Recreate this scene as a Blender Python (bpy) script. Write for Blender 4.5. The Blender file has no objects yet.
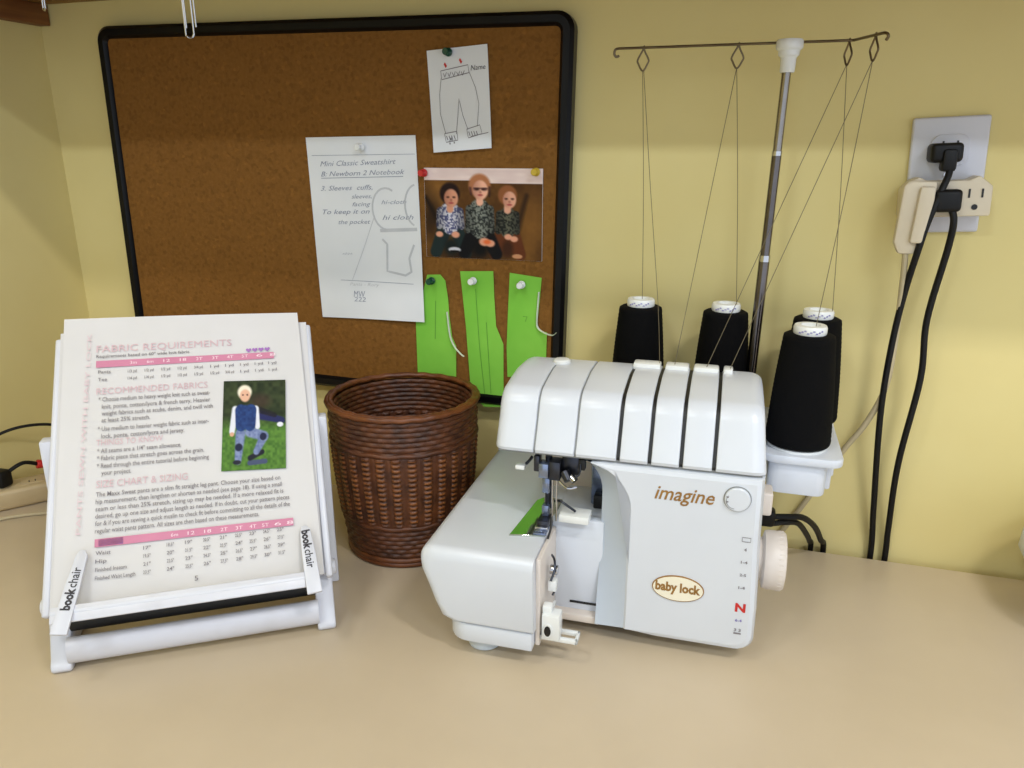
import bpy, bmesh, math, random
from mathutils import Vector, Matrix

random.seed(7)
SC = bpy.context.scene
COL = SC.collection
PI = math.pi


# ------------------------------------------------------------------ materials
def lin(c):
    out = []
    for v in c[:3]:
        v = v / 255.0
        out.append(v / 12.92 if v <= 0.04045 else ((v + 0.055) / 1.055) ** 2.4)
    return (*out, 1.0)


def mat(name, c, rough=0.5, metal=0.0, c2=None, scale=40.0, bump=0.0, bscale=200.0, spec=0.5, coat=0.0,
        trans=0.0, detail=3.0, lo=0.35, hi=0.65, stretch=None):
    m = bpy.data.materials.new(name)
    m.use_nodes = True
    nt = m.node_tree
    p = nt.nodes['Principled BSDF']
    p.inputs['Base Color'].default_value = lin(c)
    p.inputs['Roughness'].default_value = rough
    p.inputs['Metallic'].default_value = metal
    p.inputs['Specular IOR Level'].default_value = spec
    p.inputs['Coat Weight'].default_value = coat
    p.inputs['Transmission Weight'].default_value = trans
    tc = nt.nodes.new('ShaderNodeTexCoord')
    src = tc.outputs['Object']
    if stretch:
        mp = nt.nodes.new('ShaderNodeMapping')
        mp.inputs['Scale'].default_value = stretch
        nt.links.new(src, mp.inputs['Vector'])
        src = mp.outputs['Vector']
    if c2 is not None:
        n = nt.nodes.new('ShaderNodeTexNoise')
        n.inputs['Scale'].default_value = scale
        n.inputs['Detail'].default_value = detail
        r = nt.nodes.new('ShaderNodeValToRGB')
        r.color_ramp.elements[0].position = lo
        r.color_ramp.elements[1].position = hi
        r.color_ramp.elements[0].color = lin(c)
        r.color_ramp.elements[1].color = lin(c2)
        nt.links.new(src, n.inputs['Vector'])
        nt.links.new(n.outputs['Fac'], r.inputs['Fac'])
        nt.links.new(r.outputs['Color'], p.inputs['Base Color'])
    if bump:
        n2 = nt.nodes.new('ShaderNodeTexNoise')
        n2.inputs['Scale'].default_value = bscale
        b = nt.nodes.new('ShaderNodeBump')
        b.inputs['Strength'].default_value = bump
        b.inputs['Distance'].default_value = 0.002
        nt.links.new(src, n2.inputs['Vector'])
        nt.links.new(n2.outputs['Fac'], b.inputs['Height'])
        nt.links.new(b.outputs['Normal'], p.inputs['Normal'])
    return m


def attr_mat(name, rough=0.6):
    m = bpy.data.materials.new(name)
    m.use_nodes = True
    nt = m.node_tree
    p = nt.nodes['Principled BSDF']
    p.inputs['Roughness'].default_value = rough
    p.inputs['Specular IOR Level'].default_value = 0.15
    a = nt.nodes.new('ShaderNodeAttribute')
    a.attribute_name = 'print'
    nt.links.new(a.outputs['Color'], p.inputs['Base Color'])
    return m


def cork_mat():
    m = mat('cork', (119, 80, 32), 0.85, c2=(128, 87, 38), scale=220, bump=0.3, bscale=260, detail=6, spec=0.2)
    nt = m.node_tree
    p = nt.nodes['Principled BSDF']
    base = p.inputs['Base Color'].links[0].from_socket
    v = nt.nodes.new('ShaderNodeTexVoronoi')
    v.inputs['Scale'].default_value = 240
    tc = nt.nodes.new('ShaderNodeTexCoord')
    nt.links.new(tc.outputs['Object'], v.inputs['Vector'])
    sep = nt.nodes.new('ShaderNodeSeparateColor')
    nt.links.new(v.outputs['Color'], sep.inputs['Color'])
    r = nt.nodes.new('ShaderNodeValToRGB')
    r.color_ramp.elements[0].position = 0.05
    r.color_ramp.elements[0].color = lin((150, 140, 120))
    r.color_ramp.elements[1].position = 0.3
    r.color_ramp.elements[1].color = (1, 1, 1, 1)
    e = r.color_ramp.elements.new(0.93)
    e.color = (1, 1, 1, 1)
    e2 = r.color_ramp.elements.new(0.98)
    e2.color = (1.6, 1.55, 1.4, 1)
    nt.links.new(sep.outputs['Red'], r.inputs['Fac'])
    mx = nt.nodes.new('ShaderNodeMix')
    mx.data_type = 'RGBA'
    mx.blend_type = 'MULTIPLY'
    mx.inputs['Factor'].default_value = 0.25
    nt.links.new(base, mx.inputs[6])
    nt.links.new(r.outputs['Color'], mx.inputs[7])
    nt.links.new(mx.outputs[2], p.inputs['Base Color'])
    return m


M = dict(
    wall=mat('wall_paint', (221, 206, 144), 0.75, c2=(217, 201, 138), scale=6, bump=0.05, bscale=120, spec=0.25),
    table=mat('beige_laminate', (205, 189, 164), 0.38, c2=(201, 185, 160), scale=14, spec=0.4),
    tedge=mat('table_edge', (176, 150, 110), 0.5, c2=(168, 142, 102), scale=20),
    steel=mat('grey_steel', (120, 120, 122), 0.4, 0.8, c2=(110, 110, 112), scale=30),
    floor=mat('floor_carpet', (120, 104, 84), 0.95, c2=(108, 94, 76), scale=180, bump=0.3),
    ceiling=mat('ceiling_paint', (235, 232, 220), 0.9, c2=(230, 226, 214), scale=8),
    shelf=mat('shelf_wood', (150, 112, 50), 0.6, c2=(128, 92, 36), scale=9, stretch=(1, 12, 12)),
    cleat=mat('brown_wood', (132, 84, 40), 0.6, c2=(112, 66, 30), scale=12, stretch=(10, 1, 10)),
    cork=cork_mat(),
    frame=mat('black_plastic', (9, 9, 11), 0.32, c2=(12, 12, 14), scale=30, spec=0.2),
    paper=mat('white_paper', (214, 212, 212), 0.8, c2=(211, 209, 208), scale=15, spec=0.2),
    note=mat('note_paper', (228, 230, 232), 0.8, c2=(220, 223, 226), scale=9, spec=0.2),
    pencil=mat('pencil_line', (128, 134, 152), 0.8, c2=(150, 156, 172), scale=80),
    ghost=mat('faint_print', (186, 189, 194), 0.8, c2=(196, 198, 202), scale=50),
    ink=mat('black_ink', (52, 50, 54), 0.7, c2=(62, 60, 64), scale=60),
    greyink=mat('grey_ink', (122, 117, 122), 0.7, c2=(132, 127, 132), scale=60),
    pinkink=mat('pale_pink_ink', (214, 184, 190), 0.7, c2=(208, 176, 184), scale=60),
    pink=mat('pink_bar', (206, 132, 160), 0.7, c2=(200, 126, 154), scale=30),
    palepink=mat('pale_pink_text', (246, 222, 230), 0.7, c2=(242, 216, 226), scale=30),
    palepink2=mat('faint_pink_ink', (220, 200, 205), 0.7, c2=(216, 190, 198), scale=40),
    purple=mat('purple_ink', (160, 112, 182), 0.7, c2=(172, 120, 184), scale=50),
    green=mat('lime_paper', (136, 202, 76), 0.75, c2=(122, 190, 66), scale=14, spec=0.2),
    greenmark=mat('green_pen_line', (84, 148, 44), 0.8, c2=(92, 156, 50), scale=60),
    curl=mat('curled_sliver', (198, 208, 184), 0.8, c2=(190, 202, 174), scale=40),
    white=mat('white_plastic', (211, 216, 224), 0.28, c2=(209, 214, 222), scale=20, spec=0.5),
    bluewhite=mat('grey_blue_plastic', (194, 204, 216), 0.32, c2=(191, 201, 213), scale=20),
    cream=mat('cream_plastic', (218, 208, 198), 0.4, c2=(214, 203, 192), scale=20),
    stand=mat('stand_plastic', (212, 214, 222), 0.35, c2=(208, 210, 219), scale=18),
    scuff=mat('scuffed_plastic', (210, 211, 219), 0.35, c2=(198, 198, 204), scale=26, lo=0.5, hi=0.75),
    black=mat('black_gap', (14, 14, 15), 0.5, c2=(18, 18, 19), scale=30),
    grey=mat('grey_groove', (134, 137, 138), 0.5, c2=(126, 129, 130), scale=30),
    chrome=mat('chrome', (196, 196, 198), 0.16, 1.0, c2=(186, 186, 190), scale=30),
    dark_chrome=mat('dark_chrome', (112, 106, 104), 0.2, 1.0, c2=(96, 90, 88), scale=30),
    chrome2=mat('brushed_chrome', (150, 144, 138), 0.22, 1.0, c2=(132, 126, 120), scale=30),
    mirror=mat('polished_plate', (188, 196, 188), 0.06, 1.0, c2=(184, 192, 184), scale=30),
    dark_metal=mat('dark_metal', (70, 72, 80), 0.3, 0.9, c2=(52, 54, 60), scale=60),
    wire=mat('brown_wire', (122, 108, 84), 0.35, 0.8, c2=(108, 94, 72), scale=50),
    bluemetal=mat('blue_grey_metal', (140, 152, 178), 0.25, 0.9, c2=(120, 132, 158), scale=80),
    thread=mat('black_thread', (6, 6, 7), 0.85, c2=(10, 10, 11), scale=260, bump=0.4, bscale=300, spec=0.12, stretch=(1, 1, 14)),
    strand=mat('thread_strand', (108, 98, 74), 0.8, c2=(98, 88, 66), scale=60),
    brown=mat('brown_print', (152, 112, 52), 0.45, c2=(140, 100, 44), scale=60),
    badge=mat('cream_badge', (238, 232, 212), 0.4, c2=(234, 228, 206), scale=30),
    red=mat('red_plastic', (202, 44, 40), 0.4, c2=(190, 38, 36), scale=40),
    yellow=mat('yellow_plastic', (206, 176, 54), 0.4, c2=(196, 166, 46), scale=40),
    pingreen=mat('dark_green_plastic', (14, 78, 58), 0.3, c2=(10, 66, 48), scale=40),
    pinwhite=mat('white_pin_plastic', (230, 232, 230), 0.25, c2=(224, 226, 224), scale=40),
    plate=mat('outlet_plastic', (206, 206, 212), 0.35, c2=(202, 202, 208), scale=20),
    tan=mat('tan_plastic', (214, 202, 178), 0.45, c2=(208, 195, 170), scale=25),
    darktan=mat('dark_tan_plastic', (190, 170, 132), 0.5, c2=(182, 161, 122), scale=25),  # deeper tan than the adapter's, for the power strip
    tancord=mat('tan_cord', (186, 172, 138), 0.5, c2=(178, 164, 130), scale=25),
    cord=mat('black_cord', (8, 8, 9), 0.5, c2=(11, 11, 12), scale=40, spec=0.3),
    wick=mat('wicker', (94, 50, 21), 0.5, c2=(60, 29, 11), scale=55, detail=5, bump=0.25, bscale=500),
    wick2=mat('wicker_light', (134, 80, 36), 0.45, c2=(106, 60, 25), scale=70, detail=5),
    rimw=mat('wicker_rim', (114, 64, 28), 0.42, c2=(84, 43, 17), scale=60, detail=5),
    photo=attr_mat('photo_print', 0.6),
    purplepen=mat('purple_pen', (120, 112, 176), 0.7, c2=(130, 122, 184), scale=60),
    rubber=mat('white_rubber_foot', (206, 216, 224), 0.5, c2=(200, 210, 219), scale=30),
)


# ------------------------------------------------------------------ mesh builder
class MB:
    def __init__(self):
        self.bm = bmesh.new()
        self.mats = []
        self.col = self.bm.verts.layers.float_color.new('print')

    def mi(self, m):
        if m not in self.mats:
            self.mats.append(m)
        return self.mats.index(m)

    def _merge(self, b, m, mx=None, smooth=True):
        i = self.mi(m)
        vs = {}
        for v in b.verts:
            co = mx @ v.co if mx else v.co
            vs[v] = self.bm.verts.new(co)
        for f in b.faces:
            try:
                nf = self.bm.faces.new([vs[v] for v in f.verts])
            except ValueError:
                continue
            nf.material_index = i
            nf.smooth = smooth
        b.free()
        return list(vs.values())

    def box(self, x0, x1, y0, y1, z0, z1, m, bev=0.0, seg=2, mx=None):
        b = bmesh.new()
        bmesh.ops.create_cube(b, size=1)
        for v in b.verts:
            v.co = Vector(((x0 + x1) / 2 + v.co.x * (x1 - x0), (y0 + y1) / 2 + v.co.y * (y1 - y0), (z0 + z1) / 2 + v.co.z * (z1 - z0)))
        if bev:
            bmesh.ops.bevel(b, geom=b.edges[:], offset=bev, segments=seg, affect='EDGES', profile=0.5)
        return self._merge(b, m, mx)

    def loft(self, loops, m, mx=None, cap=True, closed=True, smooth=True):
        """skin between successive loops of equal length"""
        b = bmesh.new()
        rows = [[b.verts.new(Vector(p)) for p in lp] for lp in loops]
        n = len(rows[0])
        for r0, r1 in zip(rows, rows[1:]):
            for j in range(n if closed else n - 1):
                k = (j + 1) % n
                try:
                    b.faces.new([r0[j], r0[k], r1[k], r1[j]])
                except ValueError:
                    pass
        if cap and closed:
            b.faces.new(rows[0][::-1])
            b.faces.new(rows[-1])
        bmesh.ops.recalc_face_normals(b, faces=b.faces[:])
        return self._merge(b, m, mx, smooth)

    def prism(self, poly, a0, a1, axis, m, bev=0.0, seg=3, mx=None, ang=35):
        """poly of 2-D points pushed along an axis"""
        def P(p, a):
            if axis == 'y':
                return (p[0], a, p[1])
            if axis == 'x':
                return (a, p[0], p[1])
            return (p[0], p[1], a)
        b = bmesh.new()
        r0 = [b.verts.new(P(p, a0)) for p in poly]
        r1 = [b.verts.new(P(p, a1)) for p in poly]
        n = len(poly)
        for j in range(n):
            k = (j + 1) % n
            b.faces.new([r0[j], r0[k], r1[k], r1[j]])
        b.faces.new(r0[::-1])
        b.faces.new(r1)
        bmesh.ops.recalc_face_normals(b, faces=b.faces[:])
        if bev:
            es = [e for e in b.edges if len(e.link_faces) == 2 and e.calc_face_angle(0) > math.radians(ang)]
            bmesh.ops.bevel(b, geom=es, offset=bev, segments=seg, affect='EDGES', profile=0.5, clamp_overlap=True)
        return self._merge(b, m, mx)

    def lathe(self, prof, m, mx=None, seg=40, cap=True):
        loops = [[(r * math.cos(2 * PI * j / seg), r * math.sin(2 * PI * j / seg), z) for j in range(seg)] for r, z in prof]
        return self.loft(loops, m, mx, cap)

    def cyl(self, p0, p1, r, m, seg=20, r1=None, bev=0.0):
        p0, p1 = Vector(p0), Vector(p1)
        d = p1 - p0
        L = d.length
        q = d.to_track_quat('Z', 'Y').to_matrix().to_4x4()
        r1 = r if r1 is None else r1
        if bev:
            prof = [(r - bev, 0), (r - bev * .3, bev * .3), (r, bev), (r1, L - bev), (r1 - bev * .3, L - bev * .3), (r1 - bev, L)]
        else:
            prof = [(r, 0), (r1, L)]
        return self.lathe(prof, m, Matrix.Translation(p0) @ q, seg)

    def tube(self, pts, r, m, seg=8, smooth=6, closed=False, flat=1.0):
        pts = [Vector(p) for p in pts]
        if smooth and len(pts) > 2:
            out = []
            n = len(pts)
            rng = n if closed else n - 1
            for i in range(rng):
                if closed:
                    p0, p1, p2, p3 = pts[(i - 1) % n], pts[i], pts[(i + 1) % n], pts[(i + 2) % n]
                else:
                    p0, p1, p2, p3 = pts[max(i - 1, 0)], pts[i], pts[i + 1], pts[min(i + 2, n - 1)]
                for k in range(smooth):
                    t = k / smooth
                    out.append(0.5 * ((2 * p1) + (p2 - p0) * t + (2 * p0 - 5 * p1 + 4 * p2 - p3) * t * t + (3 * p1 - p0 - 3 * p2 + p3) * t ** 3))
            if not closed:
                out.append(pts[-1])
            pts = out
        n = len(pts)
        t0 = (pts[1] - pts[0]).normalized()
        nrm = t0.orthogonal().normalized()
        loops = []
        for i, p in enumerate(pts):
            if closed:
                t = (pts[(i + 1) % n] - pts[i - 1]).normalized()
            else:
                t = (pts[min(i + 1, n - 1)] - pts[max(i - 1, 0)]).normalized()
            nrm = (nrm - t * nrm.dot(t))
            nrm = nrm.normalized() if nrm.length > 1e-6 else t.orthogonal().normalized()
            bn = t.cross(nrm)
            loops.append([p + nrm * (r * math.cos(2 * PI * j / seg)) + bn * (r * flat * math.sin(2 * PI * j / seg)) for j in range(seg)])
        if closed:
            loops.append(loops[0])
        return self.loft(loops, m, None, not closed)

    def sheet(self, corners, m, th=0.0004, nx=10, ny=10, curl=None, nrm=None):
        """paper with thickness; corners TL, TR, BR, BL; curl(u,v) = offset along the normal"""
        tl, tr, br, bl = [Vector(c) for c in corners]
        nrm = Vector(nrm) if nrm else (tr - tl).cross(tl - bl).normalized()
        def P(i, j):
            a, b_ = i / nx, j / ny
            p = (tl * (1 - a) + tr * a) * (1 - b_) + (bl * (1 - a) + br * a) * b_
            return p + nrm * (curl(a, b_) if curl else 0)
        b = bmesh.new()
        F = [[b.verts.new(P(i, j) + nrm * th) for i in range(nx + 1)] for j in range(ny + 1)]
        K = [[b.verts.new(P(i, j)) for i in range(nx + 1)] for j in range(ny + 1)]
        for j in range(ny):
            for i in range(nx):
                b.faces.new([F[j][i], F[j + 1][i], F[j + 1][i + 1], F[j][i + 1]])
                b.faces.new([K[j][i], K[j][i + 1], K[j + 1][i + 1], K[j + 1][i]])
        for j in range(ny):
            b.faces.new([F[j][0], K[j][0], K[j + 1][0], F[j + 1][0]])
            b.faces.new([F[j][nx], F[j + 1][nx], K[j + 1][nx], K[j][nx]])
        for i in range(nx):
            b.faces.new([F[0][i], F[0][i + 1], K[0][i + 1], K[0][i]])
            b.faces.new([F[ny][i], K[ny][i], K[ny][i + 1], F[ny][i + 1]])
        return self._merge(b, m, None, True)

    def picture(self, w, h, nx, ny, fn, m, mx):
        """a flat print: a grid whose vertices carry the printed colours (mx maps x right, y up)"""
        i = self.mi(m)
        g = []
        for b in range(ny + 1):
            row = []
            for a in range(nx + 1):
                v = self.bm.verts.new(mx @ Vector((w * a / nx, h * (1 - b / ny), 0)))
                c = fn(a / nx, b / ny)
                v[self.col] = lin(c)
                row.append(v)
            g.append(row)
        for b in range(ny):
            for a in range(nx):
                f = self.bm.faces.new([g[b][a], g[b + 1][a], g[b + 1][a + 1], g[b][a + 1]])
                f.material_index = i

    def text(self, body, h, m, mx, width=None, bold=0.0, shear=0.0, align='LEFT', ext=0.0):
        cu = bpy.data.curves.new('t', 'FONT')
        cu.body = body
        cu.size = h
        cu.shear = shear
        cu.offset = bold
        cu.align_x = align
        cu.extrude = ext
        cu.resolution_u = 2
        o = bpy.data.objects.new('t', cu)
        COL.objects.link(o)
        bpy.context.view_layer.update()
        me = bpy.data.meshes.new_from_object(o.evaluated_get(bpy.context.evaluated_depsgraph_get()))
        bpy.data.objects.remove(o)
        bpy.data.curves.remove(cu)
        if not me.vertices:
            return
        if width:
            xs = [v.co.x for v in me.vertices]
            s = width / max(max(xs) - min(xs), 1e-6)
            x0 = min(xs)
            for v in me.vertices:
                v.co.x = (v.co.x - x0) * s
        b = bmesh.new()
        b.from_mesh(me)
        bpy.data.meshes.remove(me)
        self._merge(b, m, mx, False)

    def stroke(self, pts, w, m, mx):
        """a flat pen line of width w through 2-D points"""
        i = self.mi(m)
        P = [Vector((p[0], p[1])) for p in pts]
        L, R = [], []
        for k, p in enumerate(P):
            t = P[min(k + 1, len(P) - 1)] - P[max(k - 1, 0)]
            if t.length < 1e-9:
                t = Vector((1, 0))
            t.normalize()
            nn = Vector((-t.y, t.x)) * w / 2
            L.append(self.bm.verts.new(mx @ Vector((p.x + nn.x, p.y + nn.y, 0))))
            R.append(self.bm.verts.new(mx @ Vector((p.x - nn.x, p.y - nn.y, 0))))
        for k in range(len(P) - 1):
            f = self.bm.faces.new([R[k], R[k + 1], L[k + 1], L[k]])
            f.material_index = i

    def flat(self, pts, m, mx):
        i = self.mi(m)
        f = self.bm.faces.new([self.bm.verts.new(mx @ Vector((p[0], p[1], 0))) for p in pts])
        f.material_index = i

    def build(self, name, parent=None, angle=38, loc=None):
        me = bpy.data.meshes.new(name)
        self.bm.to_mesh(me)
        self.bm.free()
        for m in self.mats:
            me.materials.append(m)
        if 'print' in me.attributes and M['photo'] not in self.mats:
            me.attributes.remove(me.attributes['print'])
        me.set_sharp_from_angle(angle=math.radians(angle))
        o = bpy.data.objects.new(name, me)
        COL.objects.link(o)
        if loc is not None:
            o.location = loc
        if parent is not None:
            o.parent = parent
        return o


def thing(name, label, cat, loc=(0, 0, 0), rz=0.0, group=None):
    o = bpy.data.objects.new(name, None)
    o.empty_display_size = 0.02
    COL.objects.link(o)
    o.location = loc
    o.rotation_euler = (0, 0, rz)
    return tag(o, label, cat, group)


def tag(o, label, cat, group=None):
    o['label'] = label
    o['category'] = cat
    if group:
        o['group'] = group
    return o


def struct(o):
    o['kind'] = 'structure'
    return o


def arc(cx, cy, rx, ry, a0, a1, n):
    return [(cx + rx * math.cos(math.radians(a0 + (a1 - a0) * i / n)), cy + ry * math.sin(math.radians(a0 + (a1 - a0) * i / n))) for i in range(n + 1)]


def rrect(x0, x1, y0, y1, r, n=5):
    return arc(x1 - r, y1 - r, r, r, 0, 90, n) + arc(x0 + r, y1 - r, r, r, 90, 180, n) + arc(x0 + r, y0 + r, r, r, 180, 270, n) + arc(x1 - r, y0 + r, r, r, 270, 360, n)


T = Matrix.Translation
WALLMX = Matrix(((1, 0, 0, 0), (0, 0, -1, 0), (0, 1, 0, 0), (0, 0, 0, 1)))   # x right, y up, facing the room (-y)


def onwall(x, z, y, roll=0.0):
    return T((x, y, z)) @ WALLMX @ Matrix.Rotation(roll, 4, 'Z')


# ------------------------------------------------------------------ the room
XL = -0.90
ZF, ZC = -0.75, 1.72
b = MB(); b.box(XL - 0.1, 2.2, 0, 0.1, ZF, ZC, M['wall']); struct(b.build('wall_back'))
b = MB(); b.box(XL - 0.1, XL, -3.2, 0, ZF, ZC, M['wall']); struct(b.build('wall_left'))
b = MB(); b.box(XL - 0.1, 2.2, -3.2, 0.1, ZF - 0.1, ZF, M['floor']); struct(b.build('floor'))
b = MB(); b.box(XL - 0.1, 2.2, -3.2, 0.1, ZC, ZC + 0.1, M['ceiling']); struct(b.build('ceiling'))

# work table
wt = thing('work_table', 'long beige laminate work table under the white overlock machine', 'table', (0, -0.38, -0.75))
b = MB(); b.box(XL + 0.004, 1.5, -0.36, 0.366, 0.715, 0.75, M['table'], 0.002); b.build('tabletop', wt)
b = MB(); b.box(XL + 0.004, 1.5, -0.3635, -0.3605, 0.716, 0.749, M['tedge'], 0.001); b.build('front_edge', wt)
for (x, y) in ((-0.84, -0.3), (1.42, -0.3), (-0.84, 0.3), (1.42, 0.3)):
    b = MB(); b.prism(rrect(x - 0.02, x + 0.02, y - 0.02, y + 0.02, 0.006), 0, 0.716, 'z', M['steel']); b.build('leg', wt)

# shelf overhead with its cleat on the left wall
sh = thing('wall_shelf', 'wooden shelf overhead along the top of the yellow wall', 'shelf', (0, 0, 0.612))
b = MB(); b.box(XL + 0.002, 1.5, -0.275, -0.002, 0, 0.02, M['shelf'], 0.001); b.build('shelf_board', sh)
b = MB(); b.box(XL + 0.001, XL + 0.0185, -0.27, -0.002, -0.025, -0.0005, M['cleat'], 0.001)
tagless = b.build('cleat', sh); tagless['label'] = 'brown wooden support strip in the corner'

# ------------------------------------------------------------------ cork board
CBW, CBH = 0.608, 0.436
cb = thing('cork_board', 'large cork pin board with a black rounded frame on the wall', 'board', (-0.4965, -0.001, 0.3585))
cb.rotation_euler = (0, math.radians(0.9), 0)
b = MB()
b.box(-CBW / 2 + 0.006, CBW / 2 - 0.006, -0.014, 0, -CBH / 2 + 0.006, CBH / 2 - 0.006, M['cork'], 0.0)
b.build('cork_sheet', cb)
b = MB()
out = rrect(-CBW / 2, CBW / 2, -CBH / 2, CBH / 2, 0.018, 6)
mid = rrect(-CBW / 2 + 0.004, CBW / 2 - 0.004, -CBH / 2 + 0.004, CBH / 2 - 0.004, 0.015, 6)
mid2 = rrect(-CBW / 2 + 0.011, CBW / 2 - 0.011, -CBH / 2 + 0.011, CBH / 2 - 0.011, 0.009, 6)
inn = rrect(-CBW / 2 + 0.0145, CBW / 2 - 0.0145, -CBH / 2 + 0.0145, CBH / 2 - 0.0145, 0.006, 6)
b.loft([[(x, 0, z) for x, z in out], [(x, -0.015, z) for x, z in out], [(x, -0.019, z) for x, z in mid], [(x, -0.019, z) for x, z in mid2],
        [(x, -0.0145, z) for x, z in inn], [(x, 0, z) for x, z in inn], [(x, 0, z) for x, z in out]], M['frame'], cap=False)
b.build('frame', cb)
YC = -0.0157     # face of the cork


# ------------------------------------------------------------------ paint helpers for the printed photographs
def hsh(x, y):
    n = math.sin(x * 127.1 + y * 311.7) * 43758.5453
    return n - math.floor(n)


def vnoise(x, y):
    xi, yi = math.floor(x), math.floor(y)
    fx, fy = x - xi, y - yi
    fx, fy = fx * fx * (3 - 2 * fx), fy * fy * (3 - 2 * fy)
    a = hsh(xi, yi) * (1 - fx) + hsh(xi + 1, yi) * fx
    c = hsh(xi, yi + 1) * (1 - fx) + hsh(xi + 1, yi + 1) * fx
    return a * (1 - fy) + c * fy


def mixc(a, c, t):
    return tuple(a[i] * (1 - t) + c[i] * t for i in range(3))


def ell(x, y, cx, cy, rx, ry, soft=0.15):
    d = math.sqrt(((x - cx) / rx) ** 2 + ((y - cy) / ry) ** 2)
    return max(0.0, min(1.0, (1 + soft - d) / (2 * soft)))


def cap(x, y, x0, y0, x1, y1, r0, r1, soft=0.2):
    dx, dy = x1 - x0, y1 - y0
    t = max(0, min(1, ((x - x0) * dx + (y - y0) * dy) / (dx * dx + dy * dy)))
    r = r0 + (r1 - r0) * t
    d = math.hypot(x - x0 - dx * t, y - y0 - dy * t) / r
    return max(0.0, min(1.0, (1 + soft - d) / (2 * soft)))


def kids(u, v):
    x, y = u * 365, v * 280
    c = mixc((124, 84, 36), (70, 43, 18), vnoise(x / 46, y / 62) * 0.8 + vnoise(x / 9, y / 11) * 0.2)
    c = mixc(c, (150, 104, 48), ell(x, y, 46, 84, 50, 44, 0.6) * 0.5)
    c = mixc(c, (140, 96, 42), ell(x, y, 330, 150, 40, 70, 0.6) * 0.5)
    c = mixc(c, (36, 22, 12), cap(x, y, 2, 90, 44, 170, 6, 9, 0.9))
    c = mixc(c, (40, 24, 12), cap(x, y, 318, 80, 290, 180, 6, 9, 0.9) * 0.8)
    c = mixc(c, (30, 20, 14), ell(x, y, 20, 150, 26, 60, 0.7) * 0.7)
    c = mixc(c, (28, 18, 14), ell(x, y, 130, 262, 90, 30, 0.6) * 0.8)
    edge = 36 if x < 150 else 44
    if y < edge:
        c = mixc((236, 216, 208), (220, 196, 190), vnoise(x / 30, y / 9))
    def person(px, fy, hair, face, shirt, shirt2, pants, hr, sw, sh_, tilt=0):
        nonlocal c
        for d in (-1, 1):
            c = mixc(c, pants, cap(x, y, px + d * sw * 0.4, fy + sh_ * 1.55, px + d * sw * 1.15, 262, 24, 19, 0.15))
        c = mixc(c, mixc(pants, (10, 10, 10), 0.4), ell(x, y, px, 245, sw * 0.5, 26, 0.4))
        n = vnoise(x / 4.0, y / 4.0)
        sc = mixc(shirt, shirt2, max(0, min(1, (n - 0.35) * 3.5)))
        sc = mixc(sc, (20, 20, 20), max(0, min(0.5, abs(x - px) / sw * 0.55 - 0.1)))
        c = mixc(c, sc, cap(x, y, px, fy + sh_ * 0.72, px, fy + sh_ * 1.5, sw * 0.72, sw * 0.62, 0.08))
        for d in (-1, 1):
            c = mixc(c, sc, cap(x, y, px + d * sw * 0.72, fy + sh_ * 0.72, px + d * sw * 0.86, fy + sh_ * 1.5, 13, 10, 0.12))
        c = mixc(c, face, cap(x, y, px, fy + hr * 0.6, px, fy + hr * 1.15, 10, 11, 0.2))
        c = mixc(c, hair, ell(x, y, px, fy - 12, hr, hr * 1.05, 0.12))
        fc = mixc(face, mixc(face, (90, 40, 30), 0.55), max(0, min(1, (px - x) / hr * 0.7 + 0.2)))
        c = mixc(c, fc, ell(x, y, px + 2 + tilt, fy + 2, hr * 0.70, hr * 0.88, 0.10))
        c = mixc(c, (62, 36, 30), max(ell(x, y, px - 8 + tilt, fy - 1, 5, 3, 0.5), ell(x, y, px + 11 + tilt, fy - 1, 5, 3, 0.5)) * 0.9)
        c = mixc(c, mixc(face, (120, 60, 50), 0.5), ell(x, y, px + 2 + tilt, fy + 8, 4, 4, 0.6))
        c = mixc(c, (168, 74, 72), ell(x, y, px + 2 + tilt, fy + 17, 8, 3, 0.4))
    person(80, 90, (34, 20, 18), (212, 150, 120), (214, 212, 222), (84, 88, 128), (30, 44, 44), 32, 42, 60, 2)
    person(260, 92, (140, 86, 50), (222, 164, 136), (92, 92, 76), (36, 38, 34), (96, 50, 26), 29, 33, 66, 4)
    person(174, 64, (176, 114, 76), (236, 178, 150), (132, 136, 126), (46, 50, 48), (14, 14, 18), 34, 44, 84)
    c = mixc(c, (58, 34, 40), cap(x, y, 145, 60, 148, 80, 4, 3, 0.7) * 0.7)
    c = mixc(c, (44, 28, 28), cap(x, y, 205, 58, 204, 84, 4, 3, 0.7) * 0.7)
    c = mixc(c, (60, 36, 34), max(ell(x, y, 165, 63, 9, 4.5, 0.5), ell(x, y, 189, 63, 9, 4.5, 0.5)) * 0.85)
    c = mixc(c, (60, 36, 34), cap(x, y, 156, 60, 198, 60, 1.5, 1.5, 0.6) * 0.8)
    for hx, hy, r in ((44, 206, 9), (96, 206, 10), (188, 226, 13), (206, 230, 11), (262, 208, 9), (280, 214, 9)):
        c = mixc(c, (224, 158, 128), ell(x, y, hx, hy, r * 1.3, r, 0.2))
    c = mixc(c, (226, 110, 60), ell(x, y, 196, 226, 11, 7, 0.4))
    c = mixc(c, (206, 206, 214), ell(x, y, 92, 254, 20, 8))
    c = mixc(c, (20, 20, 22), ell(x, y, 92, 259, 16, 4))
    c = mixc(c, (196, 140, 100), ell(x, y, 290, 268, 16, 7))
    return c


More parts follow.
